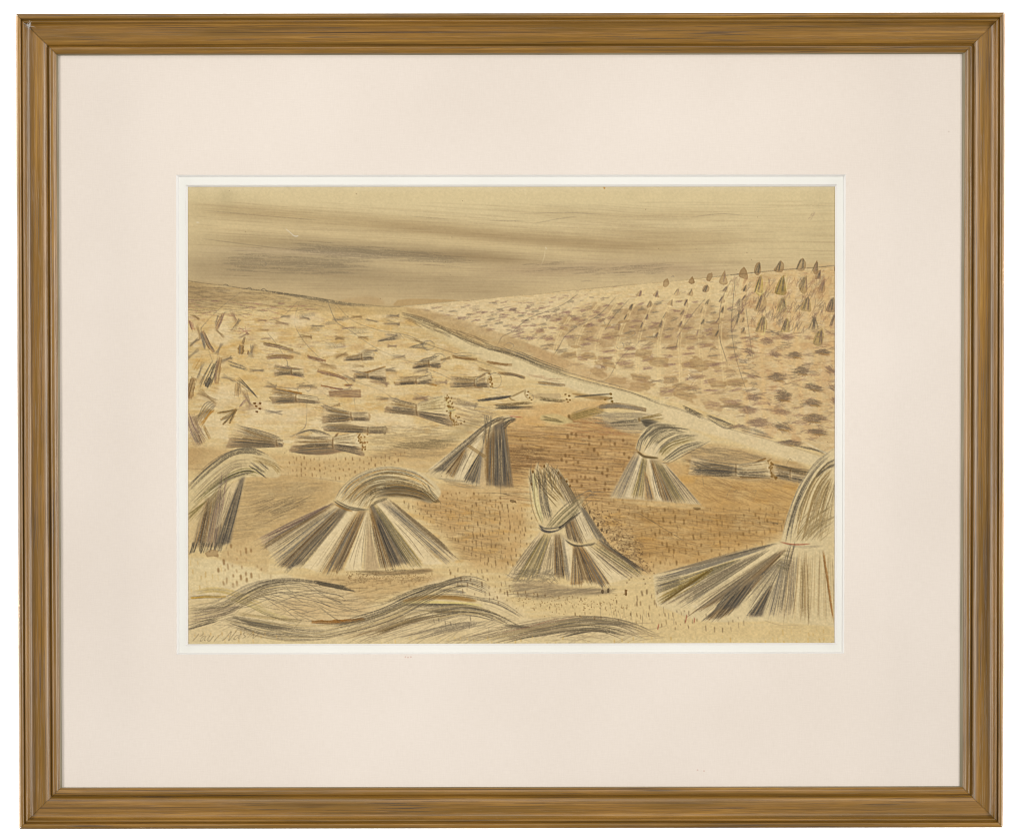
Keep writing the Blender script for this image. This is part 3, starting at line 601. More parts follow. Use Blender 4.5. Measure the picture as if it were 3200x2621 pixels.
    wash([(1472, 1206), (1490, 1198), (1500, 1176), (1516, 1168), (1514, 1196), (1522, 1208), (1500, 1210)], (150, 106, 50), 0.85, 2, edge=0.4)
    pencil([[(1545 + 22 * np.cos(a), 1188 + 24 * np.sin(a)) for a in np.linspace(0, 6.5, 9)], [(1522 + 14 * np.cos(a), 1184 + 20 * np.sin(a)) for a in np.linspace(2, 7, 7)], [(1480, 1190), (1510, 1166), (1540, 1168)]], (121, 108, 87), 2.2, 0.65)
    for _ in range(9): dab(rng.uniform(1520, 1540), rng.uniform(1178, 1204), 6, 6, 0, (150, 110, 54), 0.7)
    # the big tied sheaf
    wash([(1303, 1268), (1345, 1252), (1384, 1238), (1404, 1262), (1420, 1290), (1380, 1284), (1340, 1286), (1304, 1290)], (206, 182, 116), 0.8, 3); sweep([(1305, 1268), (1384, 1240)], [(1305, 1290), (1385, 1272)], 26, (150, 124, 52), 2.6, 0.6); wash([(1346, 1262), (1358, 1256), (1360, 1276), (1346, 1280)], (146, 110, 46), .7, 2)
    wash([(1304, 1288), (1360, 1296), (1412, 1318), (1408, 1330), (1360, 1318), (1304, 1298)], (158, 124, 82), 0.75, 3, edge=.3); sweep([(1304, 1286), (1412, 1316)], [(1304, 1298), (1408, 1330)], 24, (111, 99, 80), 2.2, 0.55); dab(1404, 1322, 18, 16, 10, (124, 96, 62), 0.6, .4)
    sweep([(1220, 1244), (1262, 1258), (1305, 1262)], [(1225, 1252), (1262, 1268), (1305, 1272)], 18, (138, 112, 66), 2.6, 0.65); sweep([(1196, 1274), (1250, 1282), (1304, 1286)], [(1205, 1280), (1250, 1290), (1304, 1296)], 26, (104, 93, 75), 2.4, 0.65)
    pencil([[(1310, 1260), (1303, 1275), (1302, 1296)]], (98, 74, 46), 4, 0.75, .3); pencil([[(1305, 1260), (1340, 1246), (1386, 1236)], [(1305, 1297), (1350, 1312), (1410, 1330)], [(1340, 1288), (1400, 1284), (1425, 1278)]], GR, 2.2, .65)
    for _ in range(34):
        t = rng.random(); dab(1384 + 40 * t + rng.normal(0, 9), 1240 + 86 * t + rng.normal(0, 6), 5, 6, 30, (142, 108, 56), 0.65)
    hatch([(1420, 1235), (1560, 1290), (1520, 1340), (1420, 1330)], 60, 14, 60, (134, 110, 84), 1.8, 0.45)
    # sheaves at the left centre
    smear([(1008, 1270), (1040, 1282), (1090, 1292)], 16, (150, 118, 74), 0.65, 6, DK); wash([(1040, 1292), (1100, 1288), (1150, 1290), (1153, 1312), (1120, 1312), (1060, 1308)], (166, 132, 86), 0.65, 4, edge=.4); smear([(1050, 1290), (1085, 1300), (1118, 1314)], 4, (107, 95, 77), .6)
    hatch([(1015, 1292), (1070, 1296), (1080, 1318), (1010, 1318)], 26, 4, 50, (140, 112, 74), 2.6, 0.5)
    wash([(1005, 1330), (1070, 1322), (1140, 1334), (1206, 1336), (1204, 1352), (1140, 1350), (1060, 1340)], (146, 118, 76), 0.7, 3); sweep([(1005, 1330), (1080, 1326), (1200, 1340)], [(1010, 1338), (1080, 1340), (1200, 1352)], 26, (99, 89, 71), 2.4, 0.65); pencil([[(1004, 1334), (1070, 1334), (1120, 1338)]] * 2, (77, 69, 55), 4, .7); wash([(1192, 1334), (1206, 1332), (1204, 1356), (1192, 1350)], (96, 78, 48), .7, 1.5)
    sweep([(750, 1328), (820, 1345), (890, 1372)], [(730, 1345), (800, 1360), (885, 1380)], 26, (111, 99, 80), 2.3, 0.6); sweep([(715, 1355), (780, 1362), (850, 1370)], [(712, 1372), (780, 1372), (850, 1378)], 16, (176, 128, 60), 2.8, 0.55)
    wash([(716, 1385), (760, 1374), (880, 1376), (884, 1380), (876, 1394), (800, 1394), (712, 1398)], (128, 102, 74), 0.7, 4, edge=.3); sweep([(706, 1378), (790, 1374), (880, 1374)], [(704, 1396), (790, 1396), (876, 1392)], 46, (87, 78, 63), 2.4, 0.6); wash([(858, 1378), (884, 1378), (880, 1394), (850, 1394)], (160, 126, 84), .5, 2, edge=.5)
    wash([(884, 1374), (920, 1376), (905, 1386), (884, 1382)], (226, 202, 152), .8, 2); wash([(750, 1325), (880, 1360), (900, 1368), (830, 1350)], (222, 196, 150), .5, 4)
    sweep([(920, 1360), (960, 1342), (1000, 1346), (1042, 1362)], [(920, 1364), (960, 1348), (1000, 1356), (1042, 1374)], 18, (118, 105, 85), 2.2, 0.6)
    wash([(940, 1378), (990, 1352), (1060, 1374), (1115, 1352), (1110, 1388), (1040, 1392)], (224, 200, 154), .7, 4); sweep([(940, 1372), (1000, 1380), (1110, 1352)], [(930, 1384), (1010, 1392), (1110, 1386)], 26, (178, 138, 86), 2.2, 0.5)
    wash([(900, 1404), (950, 1402), (1010, 1396), (1080, 1392), (1120, 1404), (1138, 1420), (1126, 1424), (1080, 1410), (1020, 1420), (950, 1418)], (138, 108, 78), 0.8, 3, edge=.3); sweep([(900, 1404), (970, 1408), (1060, 1396)], [(910, 1410), (970, 1420), (1060, 1412)], 40, (94, 84, 68), 2.3, 0.55)
    pencil([[(1056, 1352), (1042, 1372), (1038, 1400)]], (110, 78, 42), 5, .75, .3)
    pencil([[(1120 + 17 * np.cos(a), 1378 + 26 * np.sin(a)) for a in np.linspace(1, 4.6, 7)]], (174, 128, 66), 7, .75, .3); pencil([[(1124 + 14 * np.cos(a), 1372 + 20 * np.sin(a)) for a in np.linspace(0, 6.4, 9)]], GR, 1.8, .5)
    for _ in range(18): dab(rng.normal(1130, 10), rng.normal(1378, 15), 5, 6, 40, (160, 120, 66), .6)
    def sheaf(l0, l1, t0, t1, r0, r1, n=22, fill=True, shade=True, dots=0):
        """a tied sheaf lying down: two fans meeting at the band (t0, t1)"""
        l0, l1, t0, t1, r0, r1 = (np.array(q, float) for q in (l0, l1, t0, t1, r0, r1))
        if fill:
            wash([l0, t0, t1, l1], (216, 188, 138), .55, 4, .4, smooth=False); wash([t0, r0, r1, t1], (226, 202, 152), .7, 3, .3, smooth=False)
        if shade:
            m = lambda u, v, k: u * (1 - k) + v * k
            wash([m(l0, l1, .62), m(t0, t1, .6), m(r0, r1, .66), r1, t1 + (0, 2), l1], (152, 122, 84), .62, 4, .6, .2, smooth=False, grain=.3)
        sweep([l0, (l0 + t0) / 2 + (0, 2), t0], [l1, (l1 + t1) / 2 - (0, 2), t1], n, (126, 110, 86), 2.0, .6, 2, (.35, .05)); sweep([l0, t0], [l1, t1], n // 2, (160, 124, 72), 2.2, .5, 2, (.4, .1)); sweep([l0 * .4 + l1 * .6, t0 * .5 + t1 * .5], [l1, t1], n // 2, (92, 82, 68), 2.0, .6, 2, (.3, .1))
        sweep([t0, r0], [t1, r1], n // 2, (140, 116, 80), 1.9, .55, 2, (.1, .25)); sweep([t0 * .4 + t1 * .6, r0 * .4 + r1 * .6], [t1, r1], n // 2, (98, 86, 70), 2.0, .6, 2, (.1, .2))
        pencil([[t0, r0], [t1, r1], [t0, (l0 + t0) / 2, l0]], (112, 100, 80), 2.0, .6, .6)
        pencil([[t0 - (0, 3), (t0 + t1) / 2 - (2, 0), t1 + (0, 3)]], (108, 80, 46), 3.6, .7, .3)
        for _ in range(dots):
            k = rng.random(); dab(*(r0 * (1 - k) + r1 * k + (rng.normal(6, 5), 0)), 5, 6, 30, (146, 110, 56), .6)
    sheaf((1215, 1240), (1200, 1288), (1300, 1264), (1303, 1296), (1388, 1236), (1414, 1330), 30, True, True, 26)
    sheaf((735, 1322), (705, 1398), (862, 1372), (868, 1394), (884, 1374), (884, 1394), 34)
    sheaf((925, 1360), (902, 1412), (1040, 1366), (1040, 1400), (1112, 1350), (1136, 1422), 34, True, True, 14)
    sheaf((1010, 1264), (1006, 1322), (1096, 1288), (1100, 1312), (1150, 1288), (1154, 1314), 26); sheaf((1004, 1322), (1012, 1346), (1150, 1334), (1150, 1350), (1206, 1332), (1206, 1354), 22)
    sheaf((850, 1212), (850, 1262), (925, 1230), (925, 1254), (990, 1240), (996, 1260), 22); sheaf((1406, 1176), (1406, 1210), (1482, 1186), (1484, 1206), (1520, 1166), (1530, 1210), 22, True, True, 8)
    sheaf((1236, 1186), (1232, 1204), (1300, 1184), (1302, 1198), (1344, 1168), (1350, 1196), 16); sheaf((1290, 1132), (1288, 1152), (1340, 1126), (1342, 1144), (1374, 1108), (1378, 1148), 16)
    sheaf((1106, 1158), (1104, 1184), (1150, 1166), (1150, 1180), (1204, 1146), (1206, 1194), 16); sheaf((856, 1142), (856, 1174), (910, 1154), (912, 1168), (946, 1152), (950, 1176), 14); sheaf((1074, 1116), (1072, 1128), (1130, 1104), (1132, 1124), (1164, 1096), (1168, 1122), 14)
    # behind stook three and along the edge of the plough
    smear([(1492, 1252), (1560, 1244), (1596, 1238)], 6, (96, 86, 69), .75, 6, DK); sweep([(1540, 1262), (1660, 1250)], [(1545, 1274), (1668, 1268)], 26, (110, 88, 54), 2.6, .65); sweep([(1540, 1266), (1668, 1270)], [(1545, 1278), (1690, 1278)], 10, (96, 86, 69), 2.2, .6)
    wash([(1594, 1240), (1642, 1216), (1650, 1246), (1600, 1250)], (222, 198, 148), .8, 2); pencil([[(1590, 1238), (1596, 1246), (1610, 1252)], [(1595, 1240), (1642, 1217)], [(1642, 1217), (1640, 1232), (1650, 1247)]], (124, 94, 46), 4, .75, .3); pencil([[(1652, 1226), (1666, 1236), (1664, 1250)]], GR, 1.6, .6)
    for (x, y) in ((1650, 1224), (1647, 1234), (1654, 1243), (1660, 1249)): dab(x, y, 6, 4, 0, (136, 100, 46), .8)
    dab(1710, 1237, 90, 18, 0, (176, 148, 104), .55, .1); sweep([(1676, 1240), (1768, 1250)], [(1680, 1250), (1766, 1258)], 22, (100, 82, 52), 2.4, .65)
    for (x, y) in ((1766, 1232), (1778, 1237), (1770, 1248), (1780, 1250), (1774, 1256)): dab(x, y, 7, 5, 0, (130, 94, 42), .8)
    wash([(1786, 1228), (1830, 1232), (1900, 1240), (1896, 1250), (1840, 1246), (1790, 1232)], (158, 124, 72), .75, 3, edge=.2); pencil([[(1795, 1239), (1850, 1234), (1908, 1230)]] * 3, (83, 74, 60), 3.4, .7, .5); 
    for (x, y) in ((1890, 1248), (1908, 1231), (1908, 1244), (1912, 1254)): dab(x, y, 9, 7, 0, (134, 104, 50), .8)
    smear([(1680, 1195), (1720, 1199), (1765, 1203)], 8, (174, 136, 82), .65, 3); smear([(1575, 1164), (1610, 1170), (1640, 1178)], 6, (170, 132, 80), .5, 3); hatch([(1670, 1170), (1740, 1176), (1740, 1190), (1670, 1185)], 9, 5, 50, (168, 128, 90), 2, .5)

    # ---------------------------------------------------------------- the ploughed orange ground
    core = [(1560, 1330), (1700, 1330), (1790, 1322), (1880, 1312), (1990, 1350), (2130, 1452), (2330, 1500), (2500, 1500), (2530, 1560), (2450, 1680), (2300, 1720), (2140, 1780), (2010, 1795), (1900, 1720), (1840, 1640), (1720, 1480), (1640, 1480), (1640, 1700), (1580, 1780), (1480, 1770), (1400, 1690), (1290, 1575), (1330, 1540), (1420, 1500), (1560, 1520)]
    wash(core, (200, 160, 101), 0.8, 34, 0.5, smooth=False)
    wash([(1560, 1335), (1720, 1345), (1880, 1315), (1990, 1360), (2000, 1440), (1930, 1540), (1800, 1560), (1720, 1480), (1600, 1500)], (182, 138, 80), 0.66, 36, 0.5)
    wash([(2000, 1600), (2200, 1560), (2420, 1570), (2480, 1620), (2380, 1690), (2150, 1760), (1980, 1740)], (190, 145, 80), 0.55, 40, 0.6)
    wash([(2130, 1450), (2300, 1500), (2520, 1500), (2500, 1600), (2300, 1570), (2140, 1560)], (200, 155, 86), 0.5, 34)
    wash([(583, 1390), (720, 1405), (900, 1425), (1100, 1430), (1250, 1400), (1400, 1380), (1440, 1400), (1340, 1470), (1200, 1455), (1080, 1500), (1000, 1495), (850, 1485), (583, 1460)], (198, 160, 102), 0.6, 26, 0.5)
    wash([(583, 1395), (680, 1400), (720, 1410), (650, 1460), (583, 1462)], (190, 154, 100), 0.45, 22)
    wash([(770, 1490), (900, 1485), (1060, 1510), (1040, 1560), (900, 1640), (790, 1690), (720, 1690)], (192, 156, 100), 0.65, 10, 0.4)
    wash([(720, 1690), (800, 1680), (840, 1720), (830, 1790), (780, 1760), (700, 1768), (690, 1730)], (202, 168, 112), 0.6, 8, 0.4, edge=.15)
    wash([(583, 1740), (690, 1750), (830, 1790), (900, 1795), (900, 1830), (700, 1850), (583, 1860)], (226, 203, 152), 0.7, 8)
    wash([(1640, 1268), (1820, 1250), (1900, 1258), (1830, 1310), (1640, 1330), (1560, 1318)], (206, 158, 94), .55, 12)
    wash([(2150, 1385), (2260, 1390), (2420, 1430), (2520, 1460), (2480, 1500), (2250, 1470), (2130, 1430)], (186, 150, 98), .6, 12)
    for _ in range(420):
        x, yy = rng.uniform(1300, 2500), rng.uniform(1300, 1780)
        if not ((1590 < x < 1990 and yy < 1560) or (yy > 1540 and 1860 < x < 2450 and yy < 1790 - (x - 2000) * .22) or (x < 1660 and 1550 < yy < 1760) or (2140 < x < 2500 and 1440 < yy < 1600)): continue
        dab(x, yy, rng.uniform(20, 80), rng.uniform(6, 18), rng.normal(3, 5), [(214, 172, 108), (160, 120, 66), (206, 154, 76), (184, 148, 92)][rng.integers(0, 4)], 0.3, 0.0, 0.25, 5)
    # plough lines
    out = []
    for i in range(900):
        y = rng.uniform(1300, 1570); x = rng.uniform(1585, 2010); L = rng.uniform(40, 150)
        if y < 1330 and not 1800 < x < 1960: continue
        if x > 1990 - max(0, (y - 1400)) * .6 or (y > 1440 and 1630 < x < 1800 and x - 1630 > 0 and y > 1460 and x < 1650 + (y - 1440) * 1.3): continue
        out.append([(x - L / 2, y - L * .015), (x, y + rng.normal(0, 1.5)), (x + L / 2, y + L * .05)])
    pencil(out[::3], (116, 92, 64), 1.8, 0.55, 0.8); pencil(out[1::3], (150, 108, 62), 2.2, 0.42, 0.85); pencil(out[2::3], (216, 172, 112), 2.2, 0.55, 0.7)
    hatch([(1590, 1400), (1700, 1390), (1700, 1450), (1600, 1470)], 90, 4, 60, (100, 72, 44), 2.2, .5, 6)
    hatch([(1760, 1310), (1900, 1312), (1980, 1360), (1800, 1370)], 60, 4, 60, (164, 100, 58), 2.0, .3, 10)
    hatch([(1290, 1560), (1400, 1545), (1560, 1560), (1560, 1740), (1460, 1760)], 150, 8, 70, (132, 106, 70), 1.5, .38, 7)
    hatch([(1300, 1570), (1560, 1560), (1560, 1700)], 50, 3, 40, (196, 142, 70), 2.4, .36, 10)
    hatch([(1880, 1560), (2150, 1580), (2450, 1600), (2420, 1680), (2100, 1740), (1960, 1720)], 260, 5, 90, (130, 102, 64), 1.5, .42, 7)
    hatch([(1900, 1600), (2440, 1600), (2300, 1700), (2000, 1740)], 120, 8, 50, (168, 120, 60), 2.4, .36, 9)
    hatch([(2150, 1440), (2420, 1490), (2510, 1520), (2460, 1590), (2200, 1560)], 120, 14, 80, (140, 104, 62), 1.8, .42, 9)
    hatch([(2130, 1390), (2270, 1400), (2400, 1430), (2160, 1450)], 90, 8, 70, (110, 96, 74), 1.8, .45, 7)
    hatch([(770, 1500), (1000, 1510), (980, 1580), (760, 1680), (730, 1680)], 320, -8, 56, (140, 118, 84), 1.4, .36, 7)
    hatch([(790, 1560), (960, 1560), (860, 1620)], 50, -24, 80, (116, 98, 70), 1.8, .45, 4)
    hatch([(1160, 1330), (1400, 1330), (1380, 1430), (1180, 1430)], 260, 2, 60, (140, 116, 82), 1.5, .42, 7)
    hatch([(1250, 1385), (1400, 1370), (1380, 1400), (1250, 1400)], 60, 0, 80, (112, 96, 66), 2, .5, 4)
    wash([(1380, 1370), (1440, 1330), (1510, 1310), (1420, 1380)], (150, 126, 82), .4, 14)
    pencil([[(2130, 1605), (2260, 1620), (2410, 1632), (2430, 1636)], [(2140, 1690), (2040, 1630)], [(2060, 1640), (1990, 1600)], [(1600, 1548), (1560, 1540), (1480, 1538)]], (100, 84, 60), 2.2, .6)
    pencil([[(2195, 1493), (2199, 1518)], [(2272, 1530), (2284, 1520), (2274, 1540), (2270, 1552)], [(2290, 1530), (2296, 1536), (2300, 1530), (2306, 1538)], [(2350, 1535), (2362, 1532), (2354, 1555)], [(2456, 1452), (2466, 1434), (2474, 1436)]], (130, 112, 80), 1.8, .5)
    # sheaves at the field's edge
    wash([(1776, 1300), (1800, 1284), (1870, 1272), (1880, 1290), (1800, 1312)], (164, 132, 74), .7, 3); sweep([(1780, 1296), (1870, 1274)], [(1786, 1312), (1880, 1290)], 24, (124, 104, 54), 2.5, .6); pencil([[(1777, 1294), (1778, 1306), (1790, 1314)]], (112, 82, 38), 6, .75, .3); pencil([[(1790, 1290), (1840, 1272)], [(1850, 1300), (1890, 1296)]], GR, 2.4, .55)
    wash([(1690, 1296), (1740, 1294), (1790, 1316), (1740, 1326), (1690, 1312)], (204, 178, 118), .8, 5); sweep([(1690, 1298), (1760, 1312)], [(1690, 1312), (1760, 1320)], 12, (120, 104, 64), 2.2, .55)
    smear([(1870, 1272), (1930, 1268), (2018, 1280)], 16, (146, 112, 66), .65, 8, GR); wash([(1880, 1290), (2000, 1292), (2050, 1330), (1960, 1350), (1890, 1320)], (206, 182, 134), .7, 8)
    hatch([(1880, 1285), (2010, 1288), (2060, 1350), (1960, 1355), (1890, 1330)], 110, 4, 80, (129, 115, 93), 1.9, .5, 5); sweep([(1900, 1318), (2000, 1308)], [(1900, 1330), (2000, 1328)], 30, (101, 90, 72), 2.6, .55)
    sweep([(2000, 1306), (2066, 1288)], [(2000, 1314), (2076, 1306)], 16, (136, 110, 60), 2.6, .6); wash([(2000, 1312), (2030, 1310), (2076, 1326), (2064, 1334), (2020, 1334)], (93, 83, 67), .7, 4); sweep([(2000, 1314), (2078, 1326)], [(2004, 1330), (2070, 1338)], 26, (77, 69, 56), 2.4, .6); pencil([[(1996, 1304), (1998, 1316)]], (112, 86, 46), 6, .7, .3)
    # lying sheaf at the right
    wash([(2150, 1440), (2200, 1426), (2300, 1440), (2400, 1450), (2410, 1490), (2330, 1502), (2200, 1476)], (178, 148, 102), .55, 8); sweep([(2152, 1440), (2230, 1446), (2330, 1458)], [(2160, 1470), (2230, 1486), (2340, 1498)], 26, (79, 71, 57), 2.4, .62); sweep([(2185, 1432), (2250, 1438), (2380, 1452)], [(2185, 1444), (2250, 1452), (2380, 1462)], 26, (86, 77, 62), 2.2, .55, trim=(.1, .6))
    for (x0, y0, x1, y1) in ((2300, 1460, 2390, 1460), (2290, 1468, 2395, 1472), (2300, 1476, 2400, 1482), (2310, 1490, 2410, 1488), (2330, 1458, 2392, 1432)): smear([(x0, y0), ((x0 + x1) / 2, (y0 + y1) / 2 + 1), (x1, y1)], 6, (142, 100, 46), .8)
    smear([(2300, 1462), (2300, 1475)], 12, (134, 96, 46), .6); pencil([[(2410, 1432), (2390, 1448), (2384, 1470), (2396, 1488)], [(2410, 1476), (2420, 1490), (2424, 1498)]], (134, 98, 46), 5, .7, .3)
    for (x, y) in ((2398, 1448), (2412, 1450), (2392, 1460), (2404, 1463), (2396, 1472), (2408, 1478), (2410, 1488), (2425, 1492)): dab(x, y, 8, 8, 0, (128, 92, 42), .8)
    sweep([(2412, 1450), (2540, 1470)], [(2420, 1458), (2530, 1490)], 34, (116, 88, 52), 2.6, .6); sweep([(2412, 1452), (2540, 1476)], [(2425, 1470), (2530, 1490)], 16, (88, 79, 63), 2.4, .6); sweep([(2420, 1480), (2520, 1500)], [(2430, 1496), (2515, 1520)], 16, (127, 113, 91), 2, .5); wash([(2416, 1462), (2530, 1492), (2528, 1506), (2430, 1486)], (206, 182, 140), .55, 4)
    sheaf((2160, 1428), (2150, 1484), (2300, 1452), (2300, 1486), (2400, 1438), (2410, 1492), 30, True, False, 12); sheaf((2412, 1446), (2420, 1486), (2470, 1462), (2470, 1496), (2540, 1468), (2530, 1510), 26, False, False)
    pencil([[(2150 + rng.uniform(-6, 30), 1446 + rng.uniform(-16, 34)), (2230, 1458 + rng.uniform(-14, 22)), (2320, 1470 + rng.uniform(-10, 14))] for _ in range(16)], (84, 76, 64), 2.2, .6, .6)
    # stubble
    ticks([(900, 1415), (1060, 1428), (1200, 1420), (1270, 1400), (1250, 1440), (1130, 1470), (1060, 1490), (900, 1478)], 130, (126, 92, 54), (5, 14), 4.0, .62)
    ticks([(1330, 1540), (1420, 1530), (1560, 1545), (1570, 1570), (1400, 1560)], 40, (118, 84, 46), (5, 8), 4.5, .65)
    ticks([(1250, 1562), (1340, 1570), (1400, 1562), (1570, 1570), (1660, 1590), (1660, 1700), (1590, 1780), (1500, 1750), (1430, 1690), (1330, 1620)], 190, (118, 90, 56), (8, 18), 3.8, .62)
    ticks([(1770, 1340), (1960, 1370), (1985, 1420), (1900, 1530), (1800, 1520), (1740, 1430)], 80, (122, 88, 50), (6, 11), 6.5, .58)
    ticks([(1620, 1360), (1740, 1400), (1640, 1460)], 8, (122, 86, 46), (6, 10), 7, .5)
    ticks([(1830, 1560), (1910, 1550), (2130, 1580), (2440, 1580), (2470, 1620), (2420, 1680), (2280, 1725), (2120, 1760), (2010, 1770), (1960, 1690)], 170, (124, 92, 50), (9, 19), 5.0, .58)
    out = [(1826, 1590), (1842, 1598), (1855, 1620), (1868, 1640), (1880, 1655), (1895, 1660), (1876, 1672), (1890, 1690)]
    for (x, y) in out: dab(x, y, 6, 12, 0, (96, 74, 50), .55)
    for _ in range(230):
        t = rng.random(); dab(1850 + 150 * t + rng.normal(0, 26), 1610 + 170 * t + rng.normal(0, 22), rng.uniform(3, 6), rng.uniform(3, 6), 0, (104, 78, 50), .5, 0, .25, 1.5)
    dab(1602, 1566, 20, 9, 10, (124, 96, 58), .7, .4); dab(2178, 1588, 26, 7, 3, (104, 74, 34), .8)
    ticks([(660, 1690), (800, 1700), (830, 1760), (860, 1800), (800, 1830), (690, 1820)], 30, (148, 110, 66), (10, 22), 6, .62)
    ticks([(590, 1745), (700, 1760), (690, 1850), (590, 1840)], 14, (206, 162, 86), (14, 26), 4, .5)
    ticks([(1000, 1780), (1340, 1785), (1420, 1780), (1340, 1850), (1100, 1840)], 34, (116, 84, 46), (9, 16), 5, .62)
    for _ in range(220): dab(rng.uniform(1080, 1350), rng.normal(1801, 10), rng.uniform(2, 5), 2.5, 0, (106, 78, 44), .7, 0, .2, 1)
    wash([(960, 1800), (1340, 1796), (1380, 1815), (1250, 1850), (1120, 1890), (960, 1920), (900, 1880)], (196, 158, 102), .55, 14, .4)

    # ---------------------------------------------------------------- stook 1, at the left edge
    wash([(583, 1530), (660, 1450), (740, 1405), (800, 1408), (860, 1440), (870, 1490), (780, 1490), (700, 1520), (583, 1640)], (214, 190, 138), .8, 5)
    sweep([(583, 1512), (650, 1448), (720, 1406), (790, 1398), (850, 1425)], [(583, 1540), (650, 1472), (722, 1424), (790, 1416), (840, 1440)], 60, (102, 91, 74), 2.3, .62, 2, (.1, .25))
    sweep([(590, 1530), (660, 1462), (730, 1415), (800, 1410), (845, 1430)], [(590, 1536), (660, 1470), (730, 1424), (800, 1420), (845, 1436)], 30, (90, 80, 64), 3, .6, 2, (.2, .2))
    sweep([(600, 1560), (680, 1500), (760, 1462), (830, 1470)], [(610, 1580), (690, 1515), (765, 1480), (820, 1490)], 34, (120, 110, 60), 2.6, .6, 3, (.2, .2))
    sweep([(640, 1545), (700, 1495), (760, 1472), (800, 1470)], [(650, 1560), (700, 1508), (760, 1484), (790, 1480)], 22, (101, 90, 72), 2.3, .6, 2)
    sweep([(800, 1430), (850, 1470)], [(770, 1450), (830, 1495)], 22, (105, 94, 75), 2.8, .6, 4, (.3, .3)); sweep([(790, 1420), (850, 1440), (888, 1468)], [(790, 1440), (850, 1460), (870, 1490)], 16, (150, 122, 72), 2.6, .55, 3)
    sweep([(583, 1600), (640, 1545), (690, 1515)], [(583, 1640), (650, 1570), (700, 1530)], 22, (150, 130, 80), 2.4, .5, 3)
    pencil([[(606, 1528), (660, 1480), (720, 1440)], [(630, 1556), (700, 1505)], [(583, 1620), (640, 1565), (672, 1532)], [(583, 1660), (620, 1610)]], (232, 212, 166), 3, .65, .5)
    wedge((640, 1560), (690, 1530), (690, 1710), (592, 1715), 'D'); wedge((680, 1532), (700, 1528), (672, 1715), (640, 1712), 'M'); wedge((745, 1500), (765, 1486), (712, 1712), (668, 1716), 'K'); wedge((700, 1520), (748, 1500), (690, 1640), (672, 1660), 'P')
    wash([(583, 1610), (640, 1560), (604, 1700), (583, 1720)], (214, 184, 130), .7, 4); sweep([(583, 1600), (650, 1560)], [(583, 1640), (640, 1570)], 12, OL, 2.4, .5)
    sweep([(600, 1690), (590, 1730)], [(700, 1690), (690, 1725)], 30, (93, 83, 67), 2.6, .6, 3); dab(662, 1728, 40, 22, 0, (168, 134, 88), .6, .3)

    sweep([(583, 1560), (650, 1490), (720, 1440), (790, 1432)], [(600, 1590), (670, 1520), (740, 1466), (800, 1462)], 30, (150, 128, 94), 1.9, .45, 3, (.3, .3)); sweep([(700, 1500), (660, 1560), (583, 1640)], [(740, 1490), (690, 1560), (640, 1640)], 22, (150, 132, 92), 1.9, .45, 4, (.3, .3)); sweep([(690, 1470), (676, 1600)], [(712, 1470), (690, 1620)], 8, MV, 2, .45, 4)
    # ---------------------------------------------------------------- stook 2, the broad one
    n0, n1, n2, n3, n4 = (1046, 1572), (1070, 1584), (1102, 1592), (1130, 1594), (1152, 1590)
    wedge((1040, 1568), n0, (808, 1708), (797, 1684), 'M', 1.3); wedge(n0, (1050, 1574), (822, 1724), (808, 1708), 'D', 1.3); wedge((1050, 1574), (1058, 1578), (836, 1744), (822, 1724), 'P', 1.2); wedge((1058, 1578), n1, (862, 1772), (836, 1744), 'G', 1.4)
    wedge((1064, 1582), (1078, 1586), (890, 1780), (862, 1770), 'D', 1.3); wedge((1074, 1586), (1092, 1590), (936, 1776), (888, 1782), 'K', 1.3); wedge((1090, 1590), (1110, 1594), (984, 1796), (938, 1778), 'L')
    wedge((1110, 1594), (1120, 1596), (1002, 1800), (982, 1800), 'P'); wedge((1118, 1596), (1140, 1596), (1064, 1792), (1002, 1800), 'B', 1.5); wedge((1128, 1596), (1146, 1596), (1068, 1770), (1040, 1790), 'D', 1.2)
    wedge((1144, 1598), (1148, 1602), (1130, 1790), (1070, 1790), 'L'); wedge((1147, 1598), (1152, 1600), (1190, 1790), (1132, 1790), 'P', .4); wash([(1150, 1640), (1186, 1780), (1140, 1782)], (186, 156, 112), .7, 4)
    wedge((1152, 1586), (1160, 1580), (1260, 1772), (1190, 1784), 'D', 1.4); wedge((1158, 1580), (1168, 1578), (1288, 1768), (1230, 1774), 'K', .8); wedge((1166, 1578), (1176, 1572), (1330, 1774), (1286, 1776), 'O', 1.4); wedge((1174, 1572), (1190, 1566), (1392, 1772), (1330, 1776), 'L')
    wedge((1182, 1568), (1196, 1562), (1418, 1764), (1398, 1770), 'G', 1.6); wedge((1188, 1564), (1206, 1560), (1412, 1742), (1380, 1720), 'G', 1.8); wedge((1200, 1560), (1214, 1560), (1446, 1756), (1428, 1764), 'P', 1.5)
    sweep([(1214, 1558), (1330, 1652), (1400, 1712)], [(1218, 1562), (1330, 1668), (1444, 1760)], 18, (118, 98, 70), 2.4, .55, 3); sweep([(1036, 1568), (930, 1626), (800, 1684)], [(1040, 1572), (930, 1632), (800, 1690)], 12, (110, 84, 72), 2.4, .6, 2)
    wash([(1120, 1782), (1240, 1784), (1340, 1776), (1330, 1790), (1180, 1796)], (156, 126, 84), .7, 5); hatch([(1100, 1782), (1340, 1778), (1330, 1792), (1120, 1796)], 40, -2, 60, (112, 94, 66), 2, .45)
    CA = [(1045, 1560), (1078, 1515), (1140, 1472), (1220, 1456), (1310, 1476), (1376, 1532)]; CB = [(1150, 1580), (1165, 1566), (1190, 1552), (1240, 1548), (1300, 1556), (1348, 1570)]
    wash(CA + CB[::-1] + [(1100, 1590)], (218, 194, 144), .9, 4)
    mid = lambda t: [tuple(np.array(a) * (1 - t) + np.array(b) * t) for a, b in zip(CA, CB)]
